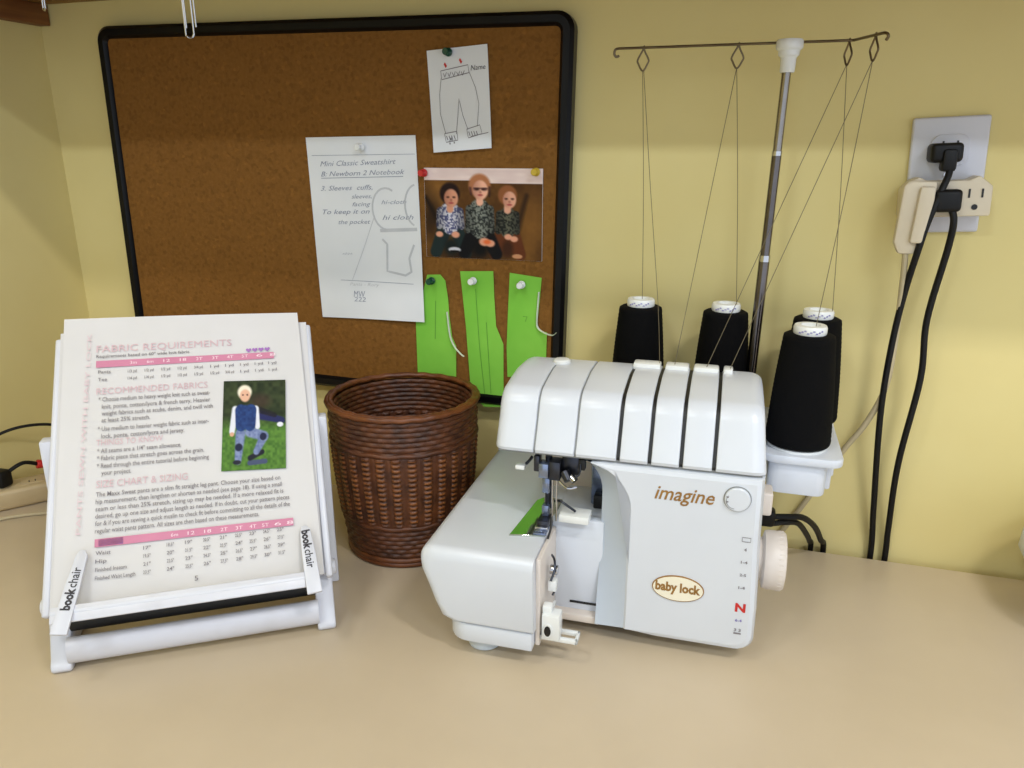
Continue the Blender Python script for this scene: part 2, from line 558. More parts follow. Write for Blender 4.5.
def skater(u, v):
    x, y = 640 + u * 255, 270 + v * 333
    g = vnoise(x / 16, y / 16)
    top = mixc((34, 44, 28), (62, 72, 44), g)
    grass = mixc((64, 100, 42), (96, 138, 58), vnoise(x / 9, y / 9))
    t = max(0, min(1, (y - 400) / 60))
    c = mixc(top, grass, t)
    c = mixc(c, (70, 52, 44), ell(x, y, 790, 350, 40, 26, 0.5) * 0.7)
    c = mixc(c, (40, 44, 88), cap(x, y, 775, 400, 880, 425, 18, 12))
    c = mixc(c, (32, 30, 36), cap(x, y, 790, 385, 850, 405, 12, 9) * 0.8)
    c = mixc(c, (222, 224, 230), ell(x, y, 872, 441, 13, 9))
    c = mixc(c, (72, 82, 110), cap(x, y, 750, 578, 812, 574, 9, 9))
    c = mixc(c, (34, 36, 46), cap(x, y, 752, 560, 800, 540, 10, 9))
    jean = mixc((96, 110, 152), (136, 148, 184), vnoise(x / 7, y / 7))
    c = mixc(c, jean, cap(x, y, 712, 470, 704, 570, 20, 13))
    c = mixc(c, jean, cap(x, y, 750, 465, 806, 482, 20, 18))
    c = mixc(c, jean, cap(x, y, 806, 484, 776, 538, 17, 12))
    c = mixc(c, (36, 40, 66), ell(x, y, 706, 520, 15, 14))
    c = mixc(c, (36, 40, 66), ell(x, y, 803, 484, 14, 14))
    c = mixc(c, (40, 40, 54), ell(x, y, 700, 574, 16, 8))
    c = mixc(c, (220, 222, 230), cap(x, y, 690, 380, 678, 462, 14, 11))
    c = mixc(c, (220, 222, 230), cap(x, y, 772, 380, 780, 446, 13, 10))
    c = mixc(c, (214, 164, 134), ell(x, y, 678, 472, 9, 8))
    c = mixc(c, mixc((44, 72, 128), (34, 52, 100), vnoise(x / 8, y / 8)), max(cap(x, y, 712, 384, 714, 440, 23, 22, 0.08), cap(x, y, 752, 384, 750, 440, 23, 22, 0.08), ell(x, y, 732, 410, 30, 46, 0.08)))
    c = mixc(c, (236, 226, 204), ell(x, y, 726, 314, 29, 27))
    c = mixc(c, (224, 176, 148), ell(x, y, 728, 328, 21, 24))
    c = mixc(c, (90, 60, 54), max(ell(x, y, 719, 325, 4, 3), ell(x, y, 737, 325, 4, 3)))
    return c


def scribble(b, x0, y0, w, h, m, mx, lw, seed, words=1):
    """cursive-looking handwriting"""
    rnd = random.Random(seed)
    x = x0
    while x < x0 + w:
        ww = rnd.uniform(0.012, 0.022)
        n = int(ww / 0.0009)
        pts = []
        for i in range(n):
            k = i % 4
            yy = (0, h * rnd.uniform(0.7, 1.0), h * 0.25, h * rnd.uniform(0.3, 0.75))[k]
            if rnd.random() < 0.12:
                yy = h * 1.6
            pts.append((x + i * 0.0009 + (0.0006 if k == 1 else 0), y0 + yy))
        if len(pts) > 2:
            b.stroke(pts, lw, m, mx)
        x += ww + 0.005


# handwritten note
nt = tag(None or bpy.data.objects.new('handwritten_note', None), 'long white handwritten note hanging beside the photo on the cork', 'note')
COL.objects.link(nt); nt.location = (-0.437, YC, 0.343)
b = MB()
def notecurl(a, v):
    return 0.0005 + 0.004 * v * v * (0.4 + 0.6 * a) + 0.0012 * math.sin(a * 5 + v * 3) * v
off = Vector((-0.437, 0, 0.343))
cs = [Vector(p) - off for p in ((-0.5125, 0, 0.449), (-0.3710, 0, 0.451), (-0.3655, 0, 0.236), (-0.5065, 0, 0.233))]
b.sheet(cs, M['note'], 0.0003, 14, 20, notecurl, (0, -1, 0))
b.build('paper', nt)
b = MB()
NW, NH = 0.140, 0.215
class NoteMx:
    """maps note inches to the curled sheet"""
    def __matmul__(self, p):
        a = min(max(p.x / NW, 0), 1); v = min(max(1 - p.y / NH, 0), 1)
        q = (cs[0] * (1 - a) + cs[1] * a) * (1 - v) + (cs[3] * (1 - a) + cs[2] * a) * v
        return q + Vector((0, -1, 0)) * (notecurl(a, v) + 0.0006)
NM = NoteMx()
def dense(pts, k=8):
    out = []
    for p, q in zip(pts, pts[1:]):
        for i in range(k):
            out.append((p[0] + (q[0] - p[0]) * i / k, p[1] + (q[1] - p[1]) * i / k))
    return out + [pts[-1]]
class Off:
    def __init__(s, x, y, base, rot=0.0): s.x, s.y, s.b, s.r = x, y, base, rot
    def __matmul__(s, p): return s.b @ Vector((p.x + s.x, p.y + s.y + p.x * s.r, 0))
b.stroke(dense([(0.006, 0.1945), (0.138, 0.1945)], 20), 0.0005, M['pencil'], NM)
for txt, x, y, w, h in (('Mini Classic Sweatshirt', 0.016, 0.182, 0.098, 0.0085), ('B: Newborn 2 Notebook', 0.016, 0.1705, 0.108, 0.008),
                        ('3. Sleeves  cuffs,', 0.014, 0.154, 0.068, 0.008), ('sleeves,', 0.054, 0.145, 0.026, 0.007), ('facing', 0.054, 0.136, 0.024, 0.007),
                        ('hi-cloth', 0.092, 0.1385, 0.032, 0.007), ('To keep it on', 0.014, 0.1265, 0.062, 0.008), ('the pocket', 0.034, 0.115, 0.042, 0.0075),
                        ('hi cloth', 0.092, 0.1205, 0.040, 0.008)):
    b.text(txt, h, M['pencil'], Off(x, y, NM, 0.02), w, 0.0, 0.35)
b.stroke(dense([(0.016, 0.1685), (0.122, 0.170)], 12), 0.0007, M['pencil'], NM)
scribble(b, 0.036, 0.0785, 0.012, 0.003, M['pencil'], NM, 0.0004, 4)
b.stroke(dense([(0.082, 0.125), (0.064, 0.085), (0.046, 0.048)], 8), 0.0009, M['ghost'], NM)
b.stroke(dense(arc(0.098, 0.133, 0.018, 0.024, 60, 270, 14), 3), 0.0022, M['ghost'], NM)
b.stroke(dense(arc(0.138, 0.137, 0.016, 0.024, 100, 250, 12), 3), 0.0022, M['ghost'], NM)
b.stroke(dense([(0.090, 0.098), (0.096, 0.092), (0.094, 0.060), (0.118, 0.0555), (0.126, 0.060), (0.124, 0.076), (0.131, 0.092)], 6), 0.0026, M['ghost'], NM)
b.stroke(dense([(0.088, 0.108), (0.136, 0.110)], 8), 0.004, M['ghost'], NM)
b.stroke(dense([(0.030, 0.0475), (0.128, 0.0455)], 12), 0.0006, M['pencil'], NM)
b.text('Pants - Rory', 0.0055, M['ghost'], Off(0.042, 0.041, NM), 0.04, 0.0, 0.3)
b.text('MW', 0.011, M['pencil'], Off(0.046, 0.027, NM), 0.016, 0.0, 0.2)
b.text('222', 0.008, M['pencil'], Off(0.046, 0.0215, NM), 0.016, 0.0, 0.2)
b.build('handwriting', nt)

# pants drawing
pd = thing('pants_drawing', 'small white paper with a pencil sketch of trousers, highest on the board', 'drawing', (-0.317, YC, 0.487))
off = Vector((-0.317, 0, 0.487))
pcs = [Vector(p) - off for p in ((-0.354, 0, 0.5385), (-0.284, 0, 0.543), (-0.279, 0, 0.437), (-0.348, 0, 0.432))]
b = MB(); b.sheet(pcs, M['note'], 0.0003, 8, 8, lambda a, v: 0.0006 + 0.003 * v * v, (0, -1, 0)); b.build('paper', pd)
class PMx:
    def __matmul__(self, p):
        a, v = p.x, 1 - p.y
        q = (pcs[0] * (1 - a) + pcs[1] * a) * (1 - v) + (pcs[3] * (1 - a) + pcs[2] * a) * v
        return q + Vector((0, -1, 0)) * (0.0006 + 0.003 * v * v + 0.0007)
class PT:
    def __init__(s, x, y): s.x, s.y = x, y
    def __matmul__(s, p): return PMX @ Vector((s.x + p.x / 0.07, s.y + p.y / 0.106, 0))
PMX = PMx()
def pz(x, y):   # pen marks measured on the paper itself: 0..195 across, 0..320 down
    return ((x - 52) / 188.0, 1 - (y - 52) / 320.0)
def pst(pts, w=0.008):
    b.stroke(dense([pz(*p) for p in pts], 5), w, M['greyink'], PMX)
b = MB()
pst([(92, 118), (178, 108), (180, 132), (94, 145), (92, 118)])
pst([(92, 140), (84, 190), (82, 250), (96, 315)])
pst([(180, 128), (198, 180), (206, 230), (198, 300)])
pst([(130, 318), (138, 262), (144, 208), (154, 262), (168, 308)])
pst([(92, 314), (132, 310), (134, 338), (96, 342), (92, 314)])
pst([(164, 306), (206, 296), (212, 324), (168, 334), (164, 306)])
for k in range(5):
    pst([(100 + k * 14, 126), (104 + k * 14, 138), (110 + k * 14, 124)], 0.009)
for x0, y0 in ((98, 318), (170, 310)):
    for k in range(4):
        pst([(x0 + k * 8, y0 + 4), (x0 + 4 + k * 8, y0 + 18)], 0.012)
pst([(176, 330), (232, 322)])
pst([(108, 344), (108, 350)], 0.02); pst([(122, 342), (122, 348)], 0.02)
b.text('Name', 0.0075, M['ink'], PT(*pz(186, 126)), 0.017, 0.0, 0.2)
b.text('A', 0.006, M['ink'], PT(*pz(106, 340)), None, 0.0, 0.1)
b.build('sketch_lines', pd)
b = MB()
for x0, y0 in ((108, 102), (156, 94)):
    b.stroke([pz(x0 - 3, y0 - 6), pz(x0 + 3, y0 + 6)], 0.03, M['red'], PMX)
b.build('red_marks', pd)

# colour photograph of three children
kp = thing('photo_print', 'colour photo of three seated children pinned below the trousers sketch', 'photo', (-0.2915, YC, 0.364))
b = MB(); b.box(-0.0705, 0.0705, -0.0006, -0.0003, -0.0495, 0.0515, M['paper']); b.build('photo_paper', kp)
b = MB(); b.picture(0.1404, 0.1008, 150, 110, kids, M['photo'], T((-0.0702, -0.0008, -0.0494)) @ WALLMX); b.build('printed_image', kp)

# green pattern pieces
def strip(name, label, pts, mark, extra=None):
    cx = sum(p[0] for p in pts) / len(pts); cz = max(p[1] for p in pts)
    o = thing(name, label, 'pattern piece', (cx, YC, cz), 0, 'green pattern pieces pinned on the cork')
    q = [(x - cx, z - cz) for x, z in pts]
    b = MB()
    b.prism(q, -0.0012, -0.0008, 'y', M['green'])
    b.build('paper', o)
    b = MB()
    for ln in mark:
        b.stroke([(x - cx, z - cz) for x, z in ln], 0.0009, M['greenmark'], T((0, -0.0014, 0)) @ WALLMX)
    b.build('pen_line', o)
    if extra:
        b = MB(); b.tube([(x - cx, -y, z - cz) for x, y, z in extra], 0.0011, M['curl'], 8, 6, flat=0.35); e = b.build('curled_edge', o)
        e['label'] = 'curled white paper sliver'
    return o
strip('pattern_piece', 'green paper pattern piece partly under the note, lowest on left', [(-0.362, 0.293), (-0.345, 0.294), (-0.339, 0.287), (-0.336, 0.265), (-0.335, 0.245), (-0.332, 0.219), (-0.327, 0.208), (-0.328, 0.169), (-0.379, 0.169), (-0.379, 0.234)],
      [[(-0.352, 0.262), (-0.354, 0.215)]], [(-0.337, 0.003, 0.25), (-0.334, 0.003, 0.222), (-0.328, 0.005, 0.209), (-0.319, 0.009, 0.2015), (-0.313, 0.012, 0.199)])
strip('pattern_piece', 'tall middle green paper pattern piece reaching lowest behind the basket rim', [(-0.320, 0.299), (-0.279, 0.301), (-0.278, 0.27), (-0.276, 0.236), (-0.267, 0.215), (-0.267, 0.136), (-0.292, 0.134), (-0.309, 0.150), (-0.314, 0.233)],
      [[(-0.301, 0.279), (-0.297, 0.21), (-0.291, 0.15)], [(-0.288, 0.24), (-0.283, 0.152)]])
strip('pattern_piece', 'green paper pattern piece with notched edge pinned above the machine end', [(-0.259, 0.300), (-0.221, 0.296), (-0.223, 0.27), (-0.2255, 0.245), (-0.226, 0.238), (-0.2215, 0.2335), (-0.214, 0.233), (-0.215, 0.175), (-0.262, 0.175), (-0.263, 0.21), (-0.2615, 0.25)],
      [[(-0.243, 0.25), (-0.238, 0.25), (-0.24, 0.244)]], [(-0.2235, 0.003, 0.28), (-0.2255, 0.003, 0.25), (-0.2245, 0.003, 0.2385), (-0.216, 0.006, 0.2335), (-0.205, 0.012, 0.2325), (-0.200, 0.014, 0.236)])


# push pins
def pin(label, m, x, z, y=YC - 0.001, r=0.0045):
    o = thing('push_pin', label, 'push pin', (x, y, z), 0, 'push pins on the cork board')
    b = MB()
    mx = Matrix.Rotation(PI / 2, 4, 'X')
    b.lathe([(r * .95, 0.0015), (r, 0.002), (r, 0.0032), (r * .55, 0.005), (r * .5, 0.009), (r * .8, 0.0105), (r * .85, 0.0115), (r * .7, 0.0125)], m, mx, 20)
    b.build('pin_head', o)
    b = MB(); b.lathe([(0.0006, -0.006), (0.0006, 0.002)], M['chrome'], mx, 8); b.build('pin_needle', o)
pin('white push pin at the top of the handwritten note', M['pinwhite'], -0.4385, 0.438, YC - 0.002)
pin('dark green push pin holding the trousers sketch', M['pingreen'], -0.3275, 0.536)
pin('red push pin at the photo corner', M['red'], -0.361, 0.410)
pin('yellow push pin at the photo corner', M['yellow'], -0.228, 0.412)
pin('dark green push pin holding a green pattern piece beside the note', M['pingreen'], -0.3555, 0.2865, YC - 0.0012)
pin('white push pin holding the tall middle green pattern piece', M['pinwhite'], -0.303, 0.289, YC - 0.0012)
pin('white push pin holding the notched green pattern piece', M['pinwhite'], -0.244, 0.2875, YC - 0.0012)


# ------------------------------------------------------------------ paper clips hanging from the shelf
def clip_pts(L, w):
    h = w / 2
    return ([(-h * .55, -L * .28), (-h * .55, L * .36)] + arc(0, L * .36, h * .55, h * .6, 180, 0, 6) + [(h * .55, -L * .38)] +
            [(x, y) for x, y in arc(-h * .1, -L * .38, h * .65, h * .75, 0, -180, 6)] + [(-h * .78, L * .44)] + arc(0.1 * h, L * .44, h * .88, h * .9, 180, 0, 6) + [(h, -L * .25)])
def paper_clip(label, x, y, ztop, L, rz, m):
    o = tag(bpy.data.objects.new('paper_clip', None), label, 'paper clip', 'paper clips hanging from the shelf')
    bpy.data.objects.remove(o)
    b = MB()
    b.tube([(px, 0, py) for px, py in clip_pts(L, 0.0110)], 0.0009, m, 8, 3)
    o = b.build('paper_clip')
    o.location = (x, y, ztop - L / 2)
    o.rotation_euler = (0, 0, rz)
    return tag(o, label, 'paper clip', 'paper clips hanging from the shelf')
paper_clip('silver paper clip hanging lowest in front of the board frame', -0.513, -0.2, 0.5735, 0.039, 0.5, M['chrome'])
paper_clip('paper clip linking the hanging silver clip to the shelf', -0.5115, -0.2, 0.6115, 0.043, -0.7, M['wire'])
paper_clip('silver paper clip just showing beside the brown corner strip', -0.6795, -0.2, 0.6115, 0.047, -0.5, M['chrome'])

# ------------------------------------------------------------------ wicker basket
bk = thing('wicker_basket', 'round dark brown woven wicker basket between the book stand and the machine', 'basket', (-0.350, -0.122, 0))
BH = 0.176
def brad(z):
    t = z / BH
    return 0.0655 + 0.0155 * t + 0.0035 * math.sin(PI * t)
def weave(nseg, rows, inner):
    b = bmesh.new()
    grid = []
    nst = 30
    zs = rows * 4
    for i in range(zs + 1):
        z = 0.006 + (BH - 0.01) * i / zs
        rowf = i / 4.0
        row = int(min(rowf, rows - 1))
        fr = rowf - row
        hump = math.sqrt(max(0.0, math.sin(PI * min(fr, 1.0)))) if i % 4 else 0.0
        ring = []
        t = z / BH
        midz = 0.30 < t < 0.75
        for j in range(nseg):
            th = 2 * PI * j / nseg
            ov = math.cos(nst * th / 1.0 + PI * row)
            if midz:
                ovv = math.cos(nst * th)
                d = 0.0030 * hump * min(1, max(0, ovv + 0.25) * 1.5) + 0.0010 * max(0, -ovv - 0.2)
            else:
                d = 0.0016 * hump + 0.0007 * ov * hump
            r = brad(z) + (d if not inner else -0.005 - d)
            ring.append(b.verts.new((r * math.cos(th), r * math.sin(th), z)))
        grid.append(ring)
    for i in range(zs):
        for j in range(nseg):
            k = (j + 1) % nseg
            f = [grid[i][j], grid[i][k], grid[i + 1][k], grid[i + 1][j]]
            ff = b.faces.new(f if not inner else f[::-1])
            th = 2 * PI * (j + 0.5) / nseg
            t = (i + 0.5) / zs
            if 0.30 < t < 0.75 and math.cos(nst * th) > 0.0 and not inner and i % 4 in (1, 2):
                ff.material_index = 1
            ff.smooth = True
    return b
b = MB()
for inner in (False, True):
    w = weave(360, 30, inner)
    b.mi(M['wick']); b.mi(M['wick2'])
    vs = {v: b.bm.verts.new(v.co) for v in w.verts}
    for f in w.faces:
        nf = b.bm.faces.new([vs[v] for v in f.verts]); nf.material_index = f.material_index; nf.smooth = True
    w.free()
b.build('woven_body', bk, 80)
b = MB(); b.lathe([(0.001, 0.004), (0.064, 0.004), (0.064, 0.008), (0.001, 0.008)], M['wick'], None, 48); b.build('bottom', bk)
b = MB()
for q, (dr, dz) in enumerate(((0.0012, -0.0005), (-0.0022, 0.0002))):
    pts = []
    for j in range(160):
        th = 2 * PI * j / 160
        r = brad(BH) + dr + 0.0003 * math.sin(31 * th)
        pts.append((r * math.cos(th), r * math.sin(th), BH + dz + 0.0004 * math.sin(23 * th + q)))
    b.tube(pts, 0.0031, M['rimw'], 8, 0, True)
b.build('rim', bk, 80)
b = MB()
for zz, rr in ((0.0035, 0.0665), (0.0085, 0.0668)):
    b.tube([(rr * math.cos(2 * PI * j / 90), rr * math.sin(2 * PI * j / 90), zz) for j in range(90)], 0.0032, M['rimw'], 8, 0, True)
b.build('base_ring', bk, 80)
b = MB()
for zz in (0.1355, 0.0495):
    rr = brad(zz) + 0.0006
    b.tube([(rr * math.cos(2 * PI * j / 120), rr * math.sin(2 * PI * j / 120) * 1.0, zz + 0.0006 * math.sin(15 * 2 * PI * j / 120)) for j in range(120)], 0.0026, M['wick'], 7, 0, True)
b.build('waling_band', bk, 80)

# ------------------------------------------------------------------ book stand and its pages
SB = math.radians(33.2)
AL = math.radians(41.2)
bs = thing('book_stand', 'white plastic reading stand propping up the printed pages', 'book stand', (-0.4465, -0.3665, 0), SB)
# stand frame: x along the rail, y backwards, z up.  LEAN maps page coordinates (across, up the page, out of the page)
PB = Vector((0.0065 * math.cos(SB) - 0.0055 * math.sin(SB), 0, 0))
LEAN = T((0.0012, -0.0082, 0.0643)) @ Matrix(((1, 0, 0, 0), (0, math.sin(AL), -math.cos(AL), 0), (0, math.cos(AL), math.sin(AL), 0), (0, 0, 0, 1)))
b = MB()
b.box(-0.116, 0.116, 0.0, 0.258, -0.0115, -0.0075, M['stand'], 0.0012, mx=LEAN); b.build('backrest', bs)
for s in (-1, 1):
    b = MB(); b.box(s * 0.1170 - 0.0035, s * 0.1170 + 0.0035, -0.004, 0.262, -0.0135, -0.0035, M['stand'], 0.0025, 3, mx=LEAN); b.build('side_rail', bs)
    # foot
    b = MB()
    b.prism([(-0.008, 0.012)] + arc(-0.001, 0.010, 0.010, 0.010, 200, 300, 5) + [(0.014, 0.0005), (0.017, 0.004), (0.017, 0.047), (0.012, 0.05), (-0.004, 0.05), (-0.0105, 0.044)], s * 0.1125 - 0.0085, s * 0.1125 + 0.0085, 'x', M['stand'], 0.002, 2)
    for v in b.bm.verts:
        v.co.y += 0.55 * v.co.z
    b.build('foot', bs)
    b = MB(); b.box(s * 0.1145 - 0.005, s * 0.1145 + 0.005, 0.014, 0.128, 0.0005, 0.016, M['stand'], 0.002); b.build('base_bar', bs)
    b = MB()
    b.prism([(0.078, 0.0005), (0.128, 0.0005), (0.128, 0.02), (0.113, 0.05), (0.113, 0.178), (0.098, 0.178), (0.096, 0.05)], s * 0.1235 - 0.006, s * 0.1235 + 0.006, 'x', M['stand'], 0.002, 2)
    b.build('rear_leg', bs)
    b = MB(); b.cyl((s * 0.1050, 0.0170, 0.0545), (s * 0.1255, 0.0170, 0.0545), 0.0072, M['stand'], 20, None, 0.002); b.build('hinge_knob', bs)
b = MB(); b.prism(arc(0.000, 0.0185, 0.009, 0.0120, 0, 360, 18)[:-1], -0.1060, 0.1060, 'x', M['scuff']); b.build('front_rail', bs)
b = MB(); b.box(-0.1060, 0.1060, 0.009, 0.017, 0.0305, 0.0415, M['black'], 0.002); e = b.build('black_strip', bs); e['label'] = 'black strip'  # plain black bar between the front rail and the tray
b = MB(); b.box(-0.1060, 0.1060, 0.0155, 0.0195, 0.0400, 0.0500, M['stand'], 0.001); b.build('cross_bar', bs)
b = MB()
b.box(-0.108, 0.108, -0.0075, -0.0035, -0.012, 0.017, M['stand'], 0.001, mx=LEAN)
b.box(-0.108, 0.108, -0.0145, -0.0005, 0.0140, 0.0165, M['scuff'], 0.0012, mx=LEAN)
b.build('tray', bs)
# clips with the lettering
for s, name in ((-1, 'page_clip'), (1, 'page_clip')):
    c = MB()
    root, tip = (-0.0985, -0.021), (-0.0865, 0.048)
    if s > 0:
        root, tip = (0.1030, -0.018), (0.0985, 0.044)
    d = Vector((tip[0] - root[0], tip[1] - root[1])); L = d.length; ang = math.atan2(d.y, d.x)
    R = LEAN @ T((root[0], root[1], 0.0185)) @ Matrix.Rotation(ang, 4, 'Z') @ Matrix.Rotation(0.21, 4, 'Y')
    c.prism([(-0.004, -0.0066), (L * .5, -0.0062), (L * .93, -0.0048), (L, -0.002), (L, 0.003), (L * .9, 0.0048), (L * .5, 0.0062), (-0.004, 0.0066)], 0, 0.0035, 'z', M['stand'], 0.001, 2, R)
    clip = c.build('page_clip', bs)
    c = MB()
    if s < 0:
        mx = R @ T((0.016, -0.0032, 0.0038))
    else:
        mx = R @ T((L * 0.92, 0.0032, 0.0038)) @ Matrix.Rotation(PI, 4, 'Z')
    c.text('book', 0.0100, M['ink'], mx, 0.0190, 0.00045)
    c.text('chair', 0.0100, M['ink'], mx @ T((0.0196, 0, 0)), 0.0180, 0.0001)
    c.build('lettering', clip)

# pages (in the stand's frame, but things of their own)
STANDMX = T((-0.4465, -0.3665, 0)) @ Matrix.Rotation(SB, 4, 'Z')
PGMX = STANDMX @ LEAN
def page_root(name, label, cat):
    o = thing(name, label, cat)
    o.matrix_world = PGMX
    return o
p2 = page_root('printed_page', 'plain white page tucked behind the front instruction page', 'page')
b = MB(); b.sheet([(-0.1155, 0.267, -0.0058), (0.1165, 0.264, -0.0058), (0.1125, 0.0, -0.0058), (-0.1135, 0.0, -0.0058)], M['paper'], 0.003, 4, 4); b.build('paper', p2)
p1 = page_root('printed_page', 'white instruction page with pink table bars and a boy photo', 'page')
b = MB(); b.sheet([(-0.1120, 0.281, 0), (0.1085, 0.274, 0), (0.1125, -0.002, 0), (-0.1110, 0.001, 0)], M['paper'], 0.0004, 12, 12, lambda a, v: 0.0015 * (math.sin(a * 3) * (1 - v))); b.build('paper', p1)
ZP = 0.0027
def at(x, y, rot=0.0):
    return T((x / 1000, y / 1000, ZP)) @ Matrix.Rotation(rot, 4, 'Z')
rt_ = math.radians(-0.9)
b = MB()
H = M['pinkink']
b.text('FABRIC REQUIREMENTS', 0.0105, H, at(-82, 241, rt_), 0.124, 0.0)
b.text('RECOMMENDED FABRICS', 0.0095, H, at(-81, 196, rt_), 0.099, 0.0)
b.text('THINGS TO KNOW', 0.0085, H, at(-80, 144, rt_), 0.057, 0.0)
b.text('SIZE CHART & SIZING', 0.0095, H, at(-79, 103.5, rt_), 0.077, 0.0)
for k, x in enumerate((-96.5,)):
    b.text('PANTS SEWN WITH BABY LOCK', 0.0056, M['palepink2'], at(x + 6, 62, PI / 2 - 0.02), 0.200, 0.0)
b.build('heading_text', p1)
b = MB()
G = M['greyink']
def para(txt, x, y, w, h=0.0062, m=G, rot=rt_):
    b.text(txt, h, m, at(x, y, rot), w / 1000, 0.00005)
para('Requirements based on 60" wide knit fabric', -82, 235, 84, 0.0045)
rowx = [-49, -34, -19, -4, 11, 26, 40, 54, 68, 81]
for i, x in enumerate(rowx):
    para(('1/3 yd', '1/2 yd', '1/2 yd', '1/2 yd', '3/4 yd', '1 yd', '1 yd', '1 yd', '1 yd', '1 yd')[i], x - 5, 217 - i * 0.2, 8, 0.0042)
    para(('1/4 yd', '1/4 yd', '1/3 yd', '1/2 yd', '1/2 yd', '1/2 yd', '3/4 yd', '1 yd', '1 yd', '1 yd')[i], x - 5, 209.5 - i * 0.2, 8, 0.0042)
para('Pants', -80, 218, 11, 0.0048); para('Tee', -80, 210, 8, 0.0048)
para('* Choose medium to heavy weight knit such as sweat-', -79, 188.5, 99)
para('knit, ponte, cotton/lycra & french terry. Heavier', -76, 181, 96)
para('weight fabrics such as scuba, denim, and twill with', -76, 174, 98)
para('at least 25% stretch.', -76, 167, 42)
para('* Use medium to heavier weight fabric such as inter-', -79, 158.5, 97)
para('lock, ponte, cotton/lycra and jersey.', -76, 151, 72)
para('* All seams are a 1/4" seam allowance.', -79, 136.5, 72)
para('* Fabric piece that stretch goes across the grain.', -79, 129.5, 92)
para('* Read through the entire tutorial before beginning', -79, 122, 96)
para('your project.', -75, 115, 25)
body = ('The Maxx Sweat pants are a slim fit straight leg pant. Choose your size based on', 'hip measurement, then lengthen or shorten as needed (see page 18). If using a small',
        'seam or less than 25% stretch, sizing up may be needed. If a more relaxed fit is', 'desired, go up one size and adjust length as needed. If in doubt, cut your pattern pieces',
        'for & if you are sewing a quick muslin to check fit before committing to all the details of the', 'regular waist pants pattern. All sizes are then based on these measurements.')
for i, t in enumerate(body):
    para(t, -79, 95 - i * 6.7, (159, 160, 161, 166, 166, 138)[i], 0.0060)
rx2 = [-12, 2, 16, 30, 43, 55, 66, 77, 88]
for r in range(4):
    for i, x in enumerate(rx2):
        para('%d%s"' % (17 + r * 2 + i, ('', '.5')[(i + r) % 2]), x - 21 + (i + 1) * 1.2 - (8 if i == 0 else 4), 41.5 - r * 7.2 + i * 0.15, 6, 0.0045)
for i, t in enumerate(('Waist', 'Hip', 'Finished Inseam', 'Finished Waist Length')):
    para(t, -78, 42 - i * 7.3, (12, 9, 25, 32)[i], 0.0048)
para('5', 2, 8, 3, 0.006)
b.build('body_text', p1)
b = MB()
def bar(x0, y0, x1, y1, h, m):
    b.flat([(x0 / 1000, y0 / 1000), (x1 / 1000, y1 / 1000), (x1 / 1000, (y1 + h) / 1000), (x0 / 1000, (y0 + h) / 1000)], m, T((0, 0, ZP - 0.0002)))
bar(-82, 224.5, 82, 221.5, 7.2, M['pink'])
for i, x in enumerate(rowx):
    b.text(('3m', '6m', '12', '18', '2T', '3T', '4T', '5T', '6', '8')[i], 0.0046, M['palepink'], at(x - 3, 226 - i * 0.2, rt_), 0.006)
b.build('table_bar', p1)
b = MB()
bar(-79, 49, 89, 46.5, 7.2, M['pink'])
bar(-76, 49.6, -56, 49.3, 6.0, M['purple'])
for i, x in enumerate(rx2):
    b.text(('6m', '12', '18', '2T', '3T', '4T', '5T', '6', '8')[i], 0.0046, M['palepink'], at(x - 5, 50 - i * 0.25, rt_), 0.006)
b.build('table_bar', p1)
b = MB()
for x in (58, 64, 70, 76):
    pts = []
    for k in range(16):
        a = 2 * PI * k / 16
        pts.append((0.00017 * 16 * math.sin(a) ** 3 * 1.0, 0.00017 * (13 * math.cos(a) - 5 * math.cos(2 * a) - 2 * math.cos(3 * a) - math.cos(4 * a))))
    b.flat([(p[0], p[1]) for p in pts][::-1], M['purple'], at(x, 232.5))
b.build('purple_hearts', p1)
b = MB(); b.picture(0.0585, 0.0935, 90, 140, skater, M['photo'], T((0.0275, 0.1065, ZP - 0.0001)) @ Matrix.Rotation(-0.06, 4, 'Z')); b.build('printed_photo', p1)

# ------------------------------------------------------------------ overlock sewing machine
MPOS, MROT = Vector((-0.0785, -0.2515, 0.008)), math.radians(1.5)
MSC = 0.978
MMX = T(MPOS) @ Matrix.Rotation(MROT, 4, 'Z') @ Matrix.Scale(MSC, 4)
MINV = MMX.inverted()
om = thing('overlock_machine', 'white four thread overlock sewing machine in the middle of the table', 'sewing machine', MPOS, MROT)
om.scale = (MSC, MSC, MSC)
W_, BW = M['white'], M['bluewhite']
def W2M(*p):
    return MINV @ Vector(p)
# main body with the swept bluish corner
ZS = 0.1755
Aleft = [(0.002, 0.0110), (0.002, 0.04), (0.002, 0.08), (0.002, 0.132)] + arc(-0.043, 0.132, 0.045, 0.0425, 0, 78, 8)[1:]
Bleft = [(-0.027, 0.0095), (-0.027, 0.04), (-0.027, 0.08), (-0.027, 0.138)] + arc(-0.053, 0.138, 0.026, 0.032, 0, 78, 8)[1:]
right = [(-0.020, ZS), (0.02, ZS), (0.07, ZS), (0.1115, ZS), (0.1125, 0.12), (0.1155, 0.05), (0.1155, 0.034)] + arc(0.1015, 0.020, 0.014, 0.014, 0, -90, 6) + [(0.06, 0.006), (0.03, 0.006)]
nA = len(Aleft)
cx, cz = 0.05, 0.09
def inset(p, d):
    v = Vector((cx - p[0], cz - p[1])); return (p[0] + (d if p[0] < cx - 0.03 else -d if p[0] > cx + 0.03 else 0), p[1] + (d if p[1] < cz - 0.05 else -d if p[1] > cz + 0.06 else 0))
A = Aleft + right
rb = [inset(p, 0.006) for p in right]
b = MB()
fl = [(x, 0.0, z) for x, z in Aleft] + [(x, 0.0, z) for x, z in rb]
